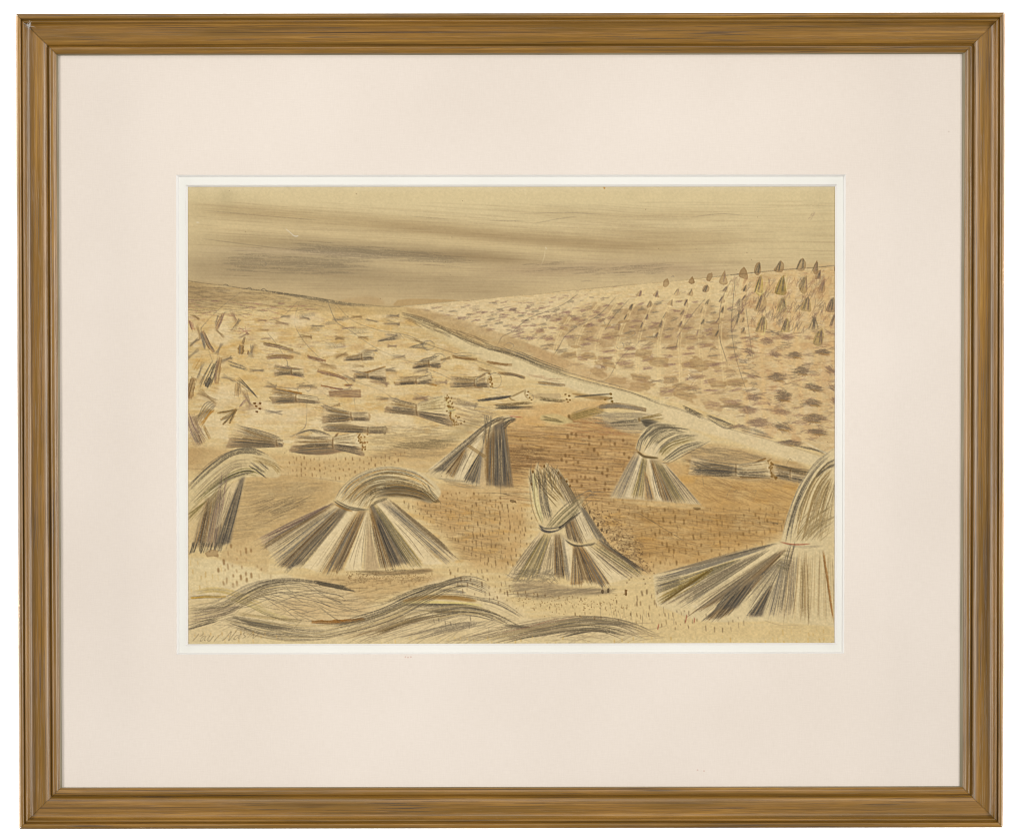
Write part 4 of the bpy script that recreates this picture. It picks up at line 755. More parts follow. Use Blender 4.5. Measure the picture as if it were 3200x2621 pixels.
    sweep(CA, mid(.16), 30, (126, 113, 91), 2.4, .6, 2, (.15, .25)); sweep(mid(.12), mid(.62), 46, (182, 134, 64), 3.2, .65, 4, (.3, .3)); sweep(mid(.15), mid(.75), 40, (104, 92, 68), 2.2, .6, 3, (.3, .3)); sweep(mid(.2), mid(.6), 26, (230, 208, 160), 3, .6, 4, (.3, .4))
    dk = lambda a, b: (np.array(mid(a))[2:] + 0).tolist()
    wash([(1170, 1556), (1200, 1528), (1250, 1516), (1310, 1530), (1352, 1566), (1330, 1568), (1290, 1556), (1220, 1552)], (110, 92, 66), .65, 9); sweep(dk(.62, 0), dk(1.0, 0), 70, (80, 71, 57), 2.5, .62, 3, (.25, .2)); sweep(dk(.5, 0), dk(.95, 0), 20, (150, 112, 56), 2.6, .6, 3, (.25, .2))
    sweep([(1150, 1582), (1180, 1562), (1212, 1552)], [(1150, 1590), (1180, 1572), (1216, 1558)], 16, (80, 71, 57), 2.6, .65, 2); sweep([(1110, 1588), (1140, 1540), (1180, 1520)], [(1150, 1588), (1170, 1552), (1200, 1536)], 26, (140, 112, 68), 2.2, .6, 3)
    sweep([(1320, 1500), (1360, 1545), (1384, 1572)], [(1310, 1530), (1340, 1560), (1366, 1574)], 20, (112, 90, 54), 2.4, .6, 3, (.2, .2)); pencil([[(1334, 1508), (1350, 1540), (1372, 1566)]], (101, 90, 72), 3, .65)
    sweep(mid(.3), mid(.95), 40, (96, 84, 62), 1.9, .5, 4, (.35, .35)); sweep([(1060, 1566), (1110, 1520), (1180, 1496)], [(1120, 1580), (1150, 1540), (1200, 1516)], 26, (150, 118, 72), 1.9, .5, 4, (.2, .3)); sweep([(1090, 1580), (1130, 1530)], [(1130, 1586), (1160, 1545)], 12, (222, 198, 150), 2.4, .6, 3)
    pencil([[(1044, 1566), (1070, 1580), (1106, 1590), (1156, 1590)], [(1040, 1562), (1072, 1584), (1108, 1593), (1150, 1592)], [(1048, 1562), (1090, 1582), (1140, 1590)]], (71, 63, 51), 3.2, .75, .4); pencil([[(1046, 1574), (1074, 1588), (1100, 1596)]], (140, 98, 44), 5, .7, .3)

    # ---------------------------------------------------------------- stook 3, the pair in the middle
    wash([(1340, 1465), (1440, 1385), (1530, 1312), (1590, 1296), (1620, 1300), (1580, 1320), (1560, 1360), (1500, 1520), (1340, 1490)], (212, 186, 136), .85, 3, smooth=False)
    wedge((1500, 1345), (1512, 1340), (1372, 1462), (1330, 1472), 'L'); wedge((1478, 1370), (1500, 1355), (1384, 1478), (1345, 1478), 'K', 1.3); wedge((1452, 1400), (1466, 1396), (1420, 1500), (1384, 1486), 'D', 1.8); wedge((1458, 1398), (1470, 1394), (1442, 1500), (1416, 1496), 'P', 1.4)
    wedge((1505, 1345), (1514, 1335), (1446, 1506), (1420, 1504), 'L'); wedge((1512, 1390), (1520, 1400), (1492, 1516), (1446, 1508), 'K', 1.4); wedge((1500, 1400), (1516, 1400), (1512, 1516), (1490, 1516), 'G', 1.4); wash([(1514, 1350), (1520, 1350), (1516, 1526), (1496, 1526)], (206, 174, 122), .8, 3, smooth=False)
    sweep([(1330, 1480), (1440, 1388), (1530, 1314), (1590, 1298)], [(1334, 1470), (1446, 1394), (1536, 1324), (1600, 1302)], 24, (106, 94, 76), 2.4, .65, 2, (.25, .2)); sweep([(1460, 1376), (1530, 1318), (1590, 1300)], [(1460, 1400), (1540, 1340), (1590, 1310)], 16, (120, 100, 72), 2.4, .6, 3)
    wash([(1518, 1500), (1522, 1380), (1544, 1330), (1572, 1310), (1590, 1400), (1604, 1522), (1560, 1528)], (136, 110, 76), .8, 4, smooth=False); wedge((1528, 1350), (1576, 1312), (1600, 1520), (1518, 1528), 'D', 1.2); wedge((1544, 1330), (1572, 1318), (1584, 1524), (1540, 1526), 'K', 1.2)
    sweep([(1574, 1320), (1584, 1400), (1604, 1520)], [(1566, 1320), (1574, 1400), (1596, 1524)], 16, (136, 121, 98), 2.4, .6, 2); sweep([(1516, 1330), (1515, 1420), (1514, 1530)], [(1530, 1330), (1526, 1420), (1526, 1536)], 16, (152, 112, 60), 2.6, .6, 2)
    sweep([(1512, 1290), (1510, 1340), (1500, 1400)], [(1536, 1296), (1530, 1340), (1510, 1420)], 14, (111, 99, 80), 2, .6, 3); sweep([(1560, 1318), (1590, 1304), (1630, 1302)], [(1572, 1350), (1592, 1320), (1620, 1312)], 26, (88, 78, 63), 2.4, .65, 2, (.2, .3))
    pencil([[(1590, 1299), (1610, 1301), (1634, 1304)]], (160, 70, 50), 3, .6, .6); wash([(1456, 1394), (1466, 1388), (1520, 1424), (1512, 1432)], (150, 118, 70), .7, 2, smooth=False)
    wash([(1500, 1516), (1600, 1522), (1610, 1536), (1480, 1532)], (206, 174, 120), .5, 6); hatch([(1380, 1490), (1500, 1512), (1490, 1530), (1400, 1512)], 30, 8, 50, (127, 114, 91), 2, .4)

    # ---------------------------------------------------------------- stook 4, right of the middle
    wash([(1905, 1555), (1990, 1415), (2050, 1430), (2080, 1450), (2192, 1578), (2050, 1566)], (208, 182, 134), .9, 3, smooth=False)
    wedge((1985, 1408), (2002, 1420), (1962, 1562), (1904, 1556), 'G', 1.6); wedge((2000, 1420), (2012, 1425), (1972, 1562), (1950, 1562), 'L'); wedge((2008, 1425), (2022, 1430), (2008, 1564), (1972, 1562), 'O', 1.2); wedge((2012, 1470), (2020, 1480), (2042, 1566), (2022, 1566), 'B', 1.4); wedge((2022, 1432), (2030, 1434), (2070, 1568), (2044, 1568), 'L')
    wedge((2030, 1434), (2060, 1440), (2128, 1572), (2070, 1572), 'D', 1.3); wedge((2040, 1440), (2064, 1442), (2148, 1574), (2110, 1574), 'O', 1.4); wedge((2068, 1446), (2082, 1454), (2192, 1578), (2150, 1576), 'P', 1.4); pencil([[(2078, 1450), (2140, 1520), (2190, 1578)], [(2086, 1462), (2150, 1530)]], (122, 109, 88), 2, .6)
    wash([(1984, 1400), (2010, 1345), (2060, 1318), (2110, 1324), (2160, 1344), (2222, 1376), (2150, 1410), (2090, 1444), (2050, 1430), (2010, 1418)], (216, 192, 142), .92, 4)
    A4 = [(1990, 1400), (2014, 1352), (2068, 1326), (2150, 1350)]; B4 = [(2060, 1432), (2090, 1400), (2140, 1372), (2205, 1366)]
    sweep(A4, B4, 50, (116, 104, 80), 2.2, .6, 3, (.25, .3)); sweep([(2000, 1372), (2040, 1330), (2130, 1330)], [(2030, 1368), (2080, 1336), (2180, 1350)], 20, (105, 94, 75), 2.4, .6, 3); sweep([(2070, 1436), (2130, 1392), (2205, 1372)], [(2080, 1446), (2140, 1410), (2216, 1380)], 22, (98, 88, 70), 2.4, .62, 2, (.1, .3)); sweep([(2050, 1420), (2090, 1380), (2170, 1360)], [(2070, 1430), (2110, 1396), (2190, 1372)], 18, (144, 122, 66), 2.6, .55, 3)
    wash([(2010, 1412), (2040, 1385), (2060, 1392), (2052, 1426)], (226, 202, 156), .75, 3); sweep([(1986, 1408), (2000, 1364), (2040, 1334)], [(1998, 1416), (2012, 1370), (2056, 1336)], 16, (126, 113, 91), 2.2, .6, 2)
    pencil([[(1992, 1411), (2010, 1424), (2030, 1428), (2055, 1430)]] * 2, (98, 78, 44), 5, .8, .3); pencil([[(2068, 1446), (2090, 1444)]], DK, 3, .6); pencil([[(2220, 1376), (2080, 1452)]], (94, 84, 68), 2.4, .65)
    wash([(1910, 1562), (2050, 1568), (2190, 1580), (2180, 1590), (2000, 1578)], (216, 184, 126), .5, 5)

    # ---------------------------------------------------------------- stook 5, crossed in front
    wash([(1650, 1510), (1653, 1462), (1664, 1480), (1678, 1444), (1692, 1468), (1708, 1444), (1722, 1474), (1744, 1462), (1756, 1500), (1772, 1494), (1786, 1540), (1806, 1560), (1872, 1682), (1862, 1700), (1770, 1690), (1694, 1656), (1668, 1590)], (216, 190, 138), .8, 5, .3, smooth=False)
    hatch([(1842, 1586), (1930, 1620), (2010, 1700), (2030, 1790), (1950, 1730), (1890, 1660)], 150, 12, 34, (118, 90, 58), 2.0, .5, 22)
    sweep([(1656, 1470), (1658, 1560), (1686, 1650)], [(1700, 1450), (1712, 1560), (1724, 1640)], 44, (130, 116, 93), 2.4, .6, 3, (.2, .2)); sweep([(1660, 1470), (1664, 1560), (1690, 1650)], [(1676, 1470), (1684, 1560), (1704, 1645)], 20, (222, 206, 144), 3.4, .75, 2); sweep([(1684, 1470), (1690, 1560), (1714, 1640)], [(1704, 1480), (1716, 1560), (1734, 1630)], 14, (107, 96, 77), 2.4, .6, 3)
    sweep([(1700, 1450), (1740, 1500), (1800, 1590)], [(1690, 1460), (1730, 1520), (1780, 1600)], 12, (132, 108, 66), 2.4, .6, 4, (.2, .2)); sweep([(1660, 1480), (1700, 1540), (1745, 1590)], [(1690, 1466), (1730, 1510), (1770, 1560)], 9, (112, 86, 46), 2.4, .65, 4); pencil([[(1690, 1450), (1740, 1505), (1776, 1548)]], (113, 101, 81), 2.2, .6)
    wedge((1712, 1452), (1752, 1478), (1862, 1684), (1806, 1640), 'P'); sweep([(1716, 1450), (1770, 1540), (1830, 1660)], [(1752, 1474), (1806, 1560), (1868, 1690)], 22, (132, 110, 76), 2, .6, 3, (.1, .1)); sweep([(1740, 1540), (1770, 1600)], [(1780, 1570), (1812, 1640)], 8, (226, 202, 154), 3, .7, 3)
    sweep([(1650, 1462), (1668, 1540)], [(1720, 1440), (1740, 1540)], 30, (112, 96, 68), 2, .55, 5, (.3, .3)); sweep([(1672, 1446), (1690, 1500)], [(1760, 1480), (1750, 1540)], 20, (160, 128, 76), 2, .5, 5, (.3, .3)); sweep([(1780, 1500), (1800, 1560)], [(1830, 1560), (1860, 1640)], 14, (150, 120, 76), 2, .5, 4, (.3, .3)); pencil([[(1800, 1586), (1850, 1540), (1886, 1536)], [(1790, 1580), (1840, 1548), (1870, 1548)], [(1800, 1600), (1850, 1560)]], (108, 98, 82), 2, .6)
    for (x, y) in ((1744, 1478), (1752, 1492), (1770, 1504), (1700, 1456), (1664, 1474), (1660, 1512), (1780, 1518)): dab(x, y, 6, 9, 0, (124, 90, 46), .75)
    wedge((1770, 1610), (1800, 1570), (1866, 1690), (1800, 1700), 'P', 1.0); wedge((1792, 1600), (1812, 1580), (1852, 1690), (1836, 1692), 'L'); wedge((1766, 1636), (1786, 1610), (1822, 1704), (1774, 1684), 'D', 1.0); wedge((1806, 1570), (1824, 1590), (1900, 1720), (1866, 1690), 'G', 1.5)
    sweep([(1812, 1575), (1850, 1640), (1900, 1710)], [(1826, 1590), (1866, 1650), (1930, 1740)], 26, (115, 102, 83), 2.4, .6, 2)
    wash([(1696, 1655), (1740, 1612), (1800, 1566), (1824, 1548), (1812, 1590), (1770, 1630), (1750, 1652)], (196, 172, 124), .5, 5); sweep([(1700, 1654), (1760, 1590), (1836, 1536)], [(1746, 1654), (1790, 1618), (1820, 1580)], 46, (112, 102, 70), 2.3, .6, 3, (.1, .2)); pencil([[(1710, 1636), (1770, 1572), (1834, 1534), (1850, 1536)], [(1760, 1650), (1800, 1614), (1816, 1594)]], (113, 101, 81), 2.4, .65); sweep([(1740, 1650), (1800, 1608)], [(1750, 1654), (1816, 1596)], 12, (86, 76, 61), 2.4, .6)
    wedge((1686, 1660), (1702, 1664), (1608, 1812), (1574, 1806), 'P', 1.6); wedge((1700, 1662), (1712, 1666), (1640, 1810), (1606, 1812), 'O', 1.2); wedge((1708, 1664), (1722, 1668), (1676, 1806), (1640, 1812), 'O', 1.6); wedge((1722, 1668), (1732, 1670), (1736, 1806), (1676, 1806), 'P', .8); wedge((1732, 1668), (1750, 1668), (1770, 1812), (1734, 1806), 'D', 1.2); wedge((1752, 1668), (1768, 1674), (1786, 1818), (1770, 1816), 'G', 1.5)
    wedge((1760, 1680), (1774, 1688), (1792, 1822), (1784, 1820), 'L'); wash([(1762, 1690), (1788, 1712), (1792, 1740), (1784, 1820), (1774, 1760)], LT, .8, 3, smooth=False); wedge((1790, 1700), (1804, 1704), (1818, 1832), (1786, 1834), 'B', 1.6); wedge((1794, 1702), (1818, 1704), (1892, 1836), (1820, 1820), 'D', 1.2); wedge((1806, 1704), (1822, 1704), (1910, 1834), (1880, 1836), 'B', 1.5)
    wedge((1820, 1704), (1832, 1702), (1970, 1812), (1912, 1832), 'L'); wedge((1828, 1702), (1844, 1700), (1996, 1804), (1958, 1814), 'P', 1.5); wedge((1840, 1700), (1866, 1696), (2012, 1794), (1994, 1804), 'O', 1.6); wedge((1866, 1696), (1880, 1690), (2016, 1786), (1990, 1770), 'D', 1.0)
    sweep([(1860, 1680), (1940, 1740), (2014, 1800)], [(1900, 1700), (1950, 1740), (2010, 1780)], 18, (97, 86, 70), 2.2, .55, 3)
    pencil([[(1666, 1530), (1656, 1490), (1660, 1444)], [(1680, 1540), (1676, 1480), (1684, 1436)], [(1700, 1540), (1704, 1480), (1716, 1440)], [(1720, 1540), (1732, 1490), (1742, 1452)], [(1690, 1530), (1716, 1480), (1734, 1458)], [(1664, 1456), (1710, 1500), (1750, 1550)], [(1704, 1446), (1750, 1496), (1800, 1580)], [(1720, 1452), (1770, 1510), (1820, 1600)], [(1736, 1470), (1784, 1540), (1850, 1660)]], (112, 96, 70), 2.4, .65, .5, .2)
    pencil([[(1656, 1530), (1664, 1590), (1684, 1640)], [(1668, 1480), (1672, 1570), (1694, 1640)]], (148, 120, 70), 2.6, .6, .5)
    pencil([[(1682, 1638), (1704, 1650), (1736, 1648), (1766, 1640)], [(1682, 1648), (1704, 1660), (1740, 1656), (1764, 1642)], [(1690, 1655), (1714, 1662), (1744, 1656)], [(1684, 1640), (1700, 1656), (1724, 1660)]], (48, 46, 50), 4, .8, .35); pencil([[(1764, 1684), (1786, 1700), (1812, 1704), (1860, 1694)], [(1770, 1690), (1800, 1704), (1840, 1702), (1860, 1696)]], (71, 63, 51), 4, .75, .4)
    hatch([(1600, 1785), (1660, 1775), (1740, 1790), (1730, 1815), (1620, 1818), (1590, 1806)], 120, -8, 36, (104, 92, 74), 2, .5, 30); wash([(1600, 1822), (1700, 1816), (1790, 1836), (1900, 1840), (1890, 1858), (1740, 1874), (1620, 1860)], (166, 140, 102), .6, 10); hatch([(1600, 1822), (1790, 1838), (1920, 1840), (1880, 1858), (1720, 1880), (1600, 1860)], 120, -7, 70, (112, 98, 76), 2, .45, 5)
    dab(1900, 1844, 7, 16, 0, (96, 78, 54), .6); dab(1882, 1848, 8, 14, 0, (104, 84, 58), .6); dab(1955, 1850, 8, 22, 0, (130, 96, 54), .7)

    # ---------------------------------------------------------------- stook 6, at the right edge
    wash([(2440, 1690), (2462, 1600), (2496, 1516), (2550, 1440), (2616, 1392), (2616, 1960), (2400, 1940), (2190, 1945), (2050, 1890), (2040, 1796), (2250, 1740)], (220, 196, 146), .92, 4, smooth=False)
    sweep([(2440, 1692), (2462, 1604), (2496, 1520), (2548, 1444), (2612, 1394)], [(2470, 1696), (2486, 1606), (2516, 1528), (2560, 1456), (2614, 1410)], 44, (126, 113, 91), 2.4, .6, 2, (.2, .2)); sweep([(2450, 1690), (2474, 1604), (2506, 1524), (2556, 1448)], [(2460, 1690), (2482, 1604), (2512, 1528), (2560, 1452)], 16, (101, 90, 72), 2.8, .62, 2, (.2, .3))
    sweep([(2480, 1690), (2500, 1600), (2540, 1500), (2612, 1420)], [(2560, 1690), (2570, 1610), (2590, 1540), (2614, 1500)], 36, (160, 126, 70), 3.0, .6, 3, (.35, .2)); sweep([(2470, 1690), (2520, 1620), (2614, 1560)], [(2520, 1690), (2560, 1650), (2614, 1620)], 30, (164, 140, 90), 2.6, .55, 3, (.2, .2)); sweep([(2550, 1480), (2580, 1450), (2612, 1430)], [(2545, 1500), (2580, 1470), (2612, 1450)], 16, (100, 89, 72), 2.8, .6, 3); pencil([[(2560, 1690), (2570, 1600), (2590, 1500)], [(2550, 1540), (2540, 1600)], [(2505, 1700), (2530, 1600), (2560, 1520)]], (140, 108, 62), 4, .55)
    sweep([(2460, 1690), (2490, 1590), (2540, 1490), (2612, 1410)], [(2590, 1690), (2600, 1620), (2612, 1540), (2614, 1500)], 60, (150, 126, 84), 1.9, .5, 4, (.4, .4)); sweep([(2500, 1690), (2540, 1640), (2614, 1590)], [(2560, 1690), (2580, 1670), (2614, 1650)], 24, (168, 142, 94), 2, .5, 4, (.3, .3)); sweep([(2470, 1660), (2520, 1600), (2600, 1560)], [(2500, 1690), (2550, 1640), (2612, 1600)], 22, (178, 150, 102), 2.2, .5, 4, (.3, .3))
    wedge((2412, 1700), (2440, 1692), (2130, 1775), (2040, 1796), 'P', 1.4); wedge((2380, 1716), (2420, 1702), (2120, 1800), (2040, 1806), 'G', 1.4); wedge((2300, 1748), (2330, 1740), (2060, 1880), (2050, 1830), 'O', 1.5); wedge((2230, 1770), (2240, 1762), (2072, 1882), (2058, 1890), 'D', 1.6); wedge((2350, 1730), (2400, 1712), (2130, 1888), (2064, 1890), 'P', 1.5); wedge((2370, 1745), (2400, 1725), (2160, 1895), (2124, 1894), 'G', 1.4)
    sweep([(2040, 1800), (2140, 1785)], [(2044, 1860), (2120, 1830)], 26, (111, 99, 80), 2.2, .55, 3); sweep([(2046, 1870), (2140, 1820), (2240, 1764)], [(2060, 1890), (2160, 1830), (2236, 1770)], 16, (140, 112, 44), 3, .65, 3); sweep([(2250, 1740), (2340, 1716), (2440, 1692)], [(2250, 1750), (2340, 1726), (2430, 1700)], 14, (121, 108, 87), 2.2, .55, 2)
    wedge((2430, 1700), (2446, 1702), (2180, 1922), (2150, 1906), 'L'); wash([(2420, 1704), (2446, 1704), (2300, 1820), (2190, 1890), (2150, 1890), (2290, 1790)], (224, 199, 148), .8, 5, smooth=False); wedge((2420, 1735), (2440, 1715), (2230, 1890), (2160, 1915), 'B', .7)
    wedge((2436, 1722), (2462, 1712), (2270, 1905), (2190, 1945), 'D', 1.0); wedge((2410, 1768), (2444, 1740), (2330, 1850), (2260, 1890), 'K', 1.0); wedge((2330, 1812), (2390, 1795), (2270, 1926), (2200, 1945), 'D', .9); wedge((2290, 1835), (2370, 1806), (2300, 1900), (2230, 1910), 'K', .8)
    sweep([(2440, 1712), (2160, 1905)], [(2450, 1720), (2200, 1940)], 20, (136, 118, 90), 2, .5, 3); sweep([(2446, 1740), (2290, 1905)], [(2456, 1740), (2400, 1930)], 40, (128, 114, 92), 2, .5, 3, (.1, .3)); sweep([(2420, 1730), (2150, 1890)], [(2440, 1720), (2190, 1905)], 12, (150, 130, 96), 2, .5, 3); sweep([(2380, 1722), (2080, 1880)], [(2420, 1705), (2150, 1890)], 30, (120, 106, 82), 2, .5, 3, (.2, .2))
    wedge((2405, 1830), (2416, 1824), (2376, 1925), (2326, 1930), 'K', 1.2); wedge((2440, 1760), (2456, 1720), (2416, 1930), (2396, 1930), 'G', 1.4); wedge((2458, 1720), (2480, 1710), (2480, 1930), (2420, 1935), 'P', 1.0); sweep([(2450, 1760), (2412, 1930)], [(2500, 1720), (2480, 1930)], 26, (137, 123, 99), 2.3, .5, 3)
    sweep([(2500, 1740), (2500, 1940)], [(2530, 1740), (2532, 1950)], 26, (150, 118, 66), 2.6, .55, 3); sweep([(2470, 1715), (2440, 1945)], [(2600, 1715), (2606, 1945)], 50, (186, 154, 104), 2.2, .45, 4); sweep([(2566, 1710), (2600, 1930)], [(2574, 1712), (2608, 1950)], 8, (170, 116, 56), 2.2, .55, 2); sweep([(2440, 1720), (2480, 1720)], [(2420, 1780), (2470, 1800)], 26, (150, 132, 90), 2.2, .45, 6)
    sweep([(2470, 1690), (2440, 1790)], [(2490, 1690), (2456, 1800)], 16, (107, 95, 77), 2.4, .5, 4); pencil([[(2438, 1692), (2470, 1699), (2500, 1700), (2530, 1698)]] * 2, (156, 78, 52), 3.2, .75, .4); pencil([[(2450, 1699), (2500, 1706), (2572, 1703)], [(2456, 1704), (2510, 1710), (2570, 1706)]], (129, 115, 92), 2, .55); pencil([[(2386, 1936), (2440, 1952), (2500, 1950)], [(2430, 1955), (2480, 1962), (2540, 1960)]], (160, 138, 100), 1.8, .5)

    # ---------------------------------------------------------------- foreground: fallen straw in waves
    wash([(583, 1850), (700, 1830), (900, 1800), (1060, 1830), (1180, 1900), (1360, 1810), (1480, 1800), (1560, 1850), (1660, 1930), (1860, 1920), (2000, 1950), (2100, 2017), (583, 2017)], (220, 195, 146), .75, 14, smooth=False)
    wash([(1600, 1880), (1900, 1860), (2200, 1940), (2616, 1960), (2616, 2017), (2080, 2017), (1960, 1950), (1800, 1930)], (219, 190, 132), .8, 10); over(low * np.clip((YY - 1985) / 30, 0, 1) * .5, (220, 202, 152))
    wash([(840, 1880), (930, 1870), (1100, 1870), (1170, 1905), (1050, 1935), (960, 1945), (860, 1905)], (200, 162, 106), .45, 30, .6)
    sweep([(590, 1845), (680, 1834), (780, 1862), (880, 1920)], [(590, 1862), (680, 1852), (780, 1882), (900, 1935)], 30, (198, 168, 96), 2.6, .55, 3, (.2, .25)); smear([(595, 1867), (650, 1863), (705, 1864)], 7, (194, 148, 52), .8); sweep([(705, 1862), (770, 1880), (850, 1915), (940, 1940)], [(705, 1868), (770, 1890), (850, 1925), (940, 1945)], 14, (178, 158, 92), 3, .6, 2)
    sweep([(583, 1898), (680, 1880), (740, 1840), (820, 1810), (920, 1800), (1060, 1826)], [(583, 1935), (690, 1905), (760, 1862), (840, 1830), (930, 1818), (1080, 1838)], 44, (133, 119, 96), 2.2, .55, 3, (.3, .3)); sweep([(740, 1840), (830, 1812), (930, 1806), (1020, 1820), (1090, 1838)], [(750, 1848), (830, 1822), (930, 1814), (1020, 1828), (1100, 1842)], 30, (94, 84, 68), 2.6, .6, 2, (.3, .1)); sweep([(980, 1812), (1040, 1826), (1090, 1836)], [(980, 1822), (1040, 1834), (1130, 1850)], 18, (79, 71, 57), 3, .6, 2)
    sweep([(583, 1900), (700, 1895)], [(583, 1950), (720, 1920)], 40, (196, 170, 122), 2.2, .5, 4); sweep([(583, 1915), (690, 1900), (760, 1890)], [(583, 1945), (680, 1925), (740, 1910)], 16, (132, 112, 96), 2, .5, 3)
    pencil([[(690, 1895), (770, 1895), (860, 1862), (950, 1846), (1012, 1842)], [(837, 1893), (930, 1860), (1030, 1848)], [(790, 1828), (880, 1850), (975, 1866)], [(790, 1855), (860, 1875), (934, 1890)], [(900, 1862), (980, 1876), (1036, 1895)], [(950, 1858), (1030, 1868), (1070, 1884)], [(1000, 1850), (1050, 1856), (1076, 1868)], [(760, 1878), (830, 1856), (900, 1870)], [(900, 1904), (930, 1902), (964, 1912)]], (107, 95, 77), 2.3, .7, .5, .15)
    sweep([(583, 1952), (640, 1938), (684, 1926)], [(583, 1972), (640, 1954), (690, 1936)], 26, (100, 89, 72), 2.5, .6, 2)
    sweep([(700, 1915), (800, 1932), (900, 1952), (1010, 1965), (1120, 1945)], [(720, 1945), (820, 1972), (920, 1990), (1010, 1996), (1130, 1975)], 44, (126, 114, 92), 2.1, .55, 3, (.35, .3)); sweep([(715, 1922), (800, 1942), (900, 1956)], [(740, 1938), (830, 1960), (940, 1972)], 34, (98, 88, 71), 2.5, .6, 2, (.3, .2)); sweep([(730, 1912), (850, 1925), (960, 1940)], [(740, 1920), (850, 1936), (960, 1948)], 12, (180, 152, 96), 2.6, .5, 3)
    pencil([[(716, 1945), (800, 1975), (900, 2000)], [(740, 1950), (830, 1985), (960, 2003)], [(700, 1930), (800, 1945), (940, 1970)]], (109, 97, 78), 2, .6)
    smear([(972, 1943), (1050, 1942), (1140, 1935)], 13, (164, 108, 44), .85); pencil([[(1000, 1950), (1080, 1945), (1140, 1938)]], (84, 62, 40), 2.6, .6)
    sweep([(1000, 1955), (1180, 1905), (1360, 1820), (1450, 1800)], [(1010, 1975), (1200, 1925), (1380, 1835), (1450, 1812)], 44, (112, 100, 80), 2.2, .58, 3, (.3, .2)); sweep([(1170, 1890), (1300, 1838), (1400, 1812)], [(1200, 1895), (1310, 1850), (1410, 1822)], 26, (96, 86, 69), 2.6, .6, 2, (.25, .2)); pencil([[(1070, 1938), (1180, 1905), (1300, 1850), (1400, 1816)], [(1060, 1946), (1190, 1910), (1330, 1850)], [(1100, 1930), (1240, 1885), (1380, 1820)]], (92, 82, 66), 2.4, .65)
    sweep([(1400, 1812), (1450, 1798), (1510, 1812), (1560, 1850)], [(1390, 1835), (1440, 1830), (1490, 1845), (1520, 1856)], 36, (130, 116, 94), 2.1, .55, 3, (.2, .3)); sweep([(1350, 1838), (1420, 1840), (1470, 1852)], [(1350, 1846), (1420, 1850), (1460, 1858)], 10, GR, 2, .5, 2)
    sweep([(1250, 1872), (1340, 1860), (1440, 1858), (1540, 1872)], [(1250, 1880), (1340, 1868), (1440, 1868), (1540, 1884)], 20, (132, 112, 82), 2.2, .5, 2); pencil([[(1260, 1878), (1330, 1866), (1410, 1866), (1486, 1876)]] * 2, (150, 108, 46), 9, .75, .3); pencil([[(1255, 1884), (1340, 1880), (1430, 1884), (1505, 1890)]], (214, 192, 110), 8, .8, .3)
    sweep([(1240, 1886), (1350, 1888), (1460, 1890), (1600, 1925)], [(1245, 1892), (1350, 1894), (1480, 1900), (1610, 1945)], 26, (93, 83, 66), 2.5, .62, 2, (.15, .4)); sweep([(1240, 1890), (1400, 1898), (1520, 1905), (1640, 1960)], [(1250, 1905), (1400, 1915), (1520, 1930), (1640, 1975)], 50, (126, 113, 91), 2.1, .52, 3, (.3, .3)); sweep([(1330, 1902), (1400, 1905), (1440, 1904)], [(1340, 1914), (1400, 1912), (1440, 1910)], 22, (92, 76, 54), 2.6, .6, 2)
    sweep([(1480, 1862), (1560, 1880), (1650, 1930)], [(1490, 1878), (1560, 1895), (1640, 1945)], 26, (120, 107, 86), 2.2, .55, 3, (.2, .2))
    sweep([(1090, 1990), (1200, 1955), (1320, 1920), (1420, 1910)], [(1100, 2005), (1220, 1972), (1340, 1935), (1420, 1920)], 40, (158, 124, 80), 2.6, .55, 3, (.3, .3)); sweep([(1160, 1975), (1260, 1940), (1340, 1922)], [(1180, 1982), (1260, 1950), (1340, 1928)], 20, (122, 96, 56), 3.2, .6, 2); sweep([(1250, 1990), (1400, 1950), (1560, 1930)], [(1300, 2000), (1430, 1965), (1560, 1945)], 40, (131, 117, 94), 2.1, .5, 3, (.3, .3)); sweep([(1050, 1990), (1200, 1940), (1260, 1915)], [(1070, 2000), (1210, 1955), (1290, 1920)], 20, (178, 150, 104), 2.2, .5, 3)
    sweep([(1410, 1998), (1570, 1960), (1720, 1930), (1860, 1922), (1980, 1945), (2090, 1996)], [(1480, 2008), (1600, 1985), (1740, 1955), (1850, 1945), (1950, 1965), (2040, 2010)], 80, (128, 110, 84), 2.2, .52, 3, (.35, .3)); sweep([(1600, 1985), (1740, 1945), (1860, 1926), (1980, 1945), (2080, 1990)], [(1610, 1990), (1740, 1952), (1860, 1936), (1970, 1955), (2070, 1996)], 30, (116, 103, 83), 2.2, .55, 2, (.3, .3))
    sweep([(1560, 1945), (1660, 1955), (1740, 1965)], [(1560, 1955), (1660, 1968), (1720, 1972)], 20, (96, 86, 69), 2.6, .6, 2); sweep([(1740, 1984), (1820, 1964), (1880, 1962), (1960, 1980)], [(1750, 1992), (1830, 1976), (1890, 1972), (2000, 1998)], 34, (92, 82, 66), 2.6, .6, 2, (.2, .25)); sweep([(1720, 1952), (1780, 1950), (1840, 1948)], [(1720, 1962), (1780, 1960), (1840, 1954)], 16, (92, 82, 66), 2.6, .55, 2); sweep([(1840, 1945), (1900, 1944), (1960, 1952)], [(1840, 1950), (1900, 1952), (1960, 1956)], 10, (103, 92, 74), 2.4, .55, 2)
    pencil([[(1590, 2000), (1680, 1965), (1760, 1945)], [(1610, 1990), (1700, 1950), (1800, 1925)], [(1570, 1975), (1660, 1955), (1740, 1930)]], (170, 104, 72), 2.2, .5)
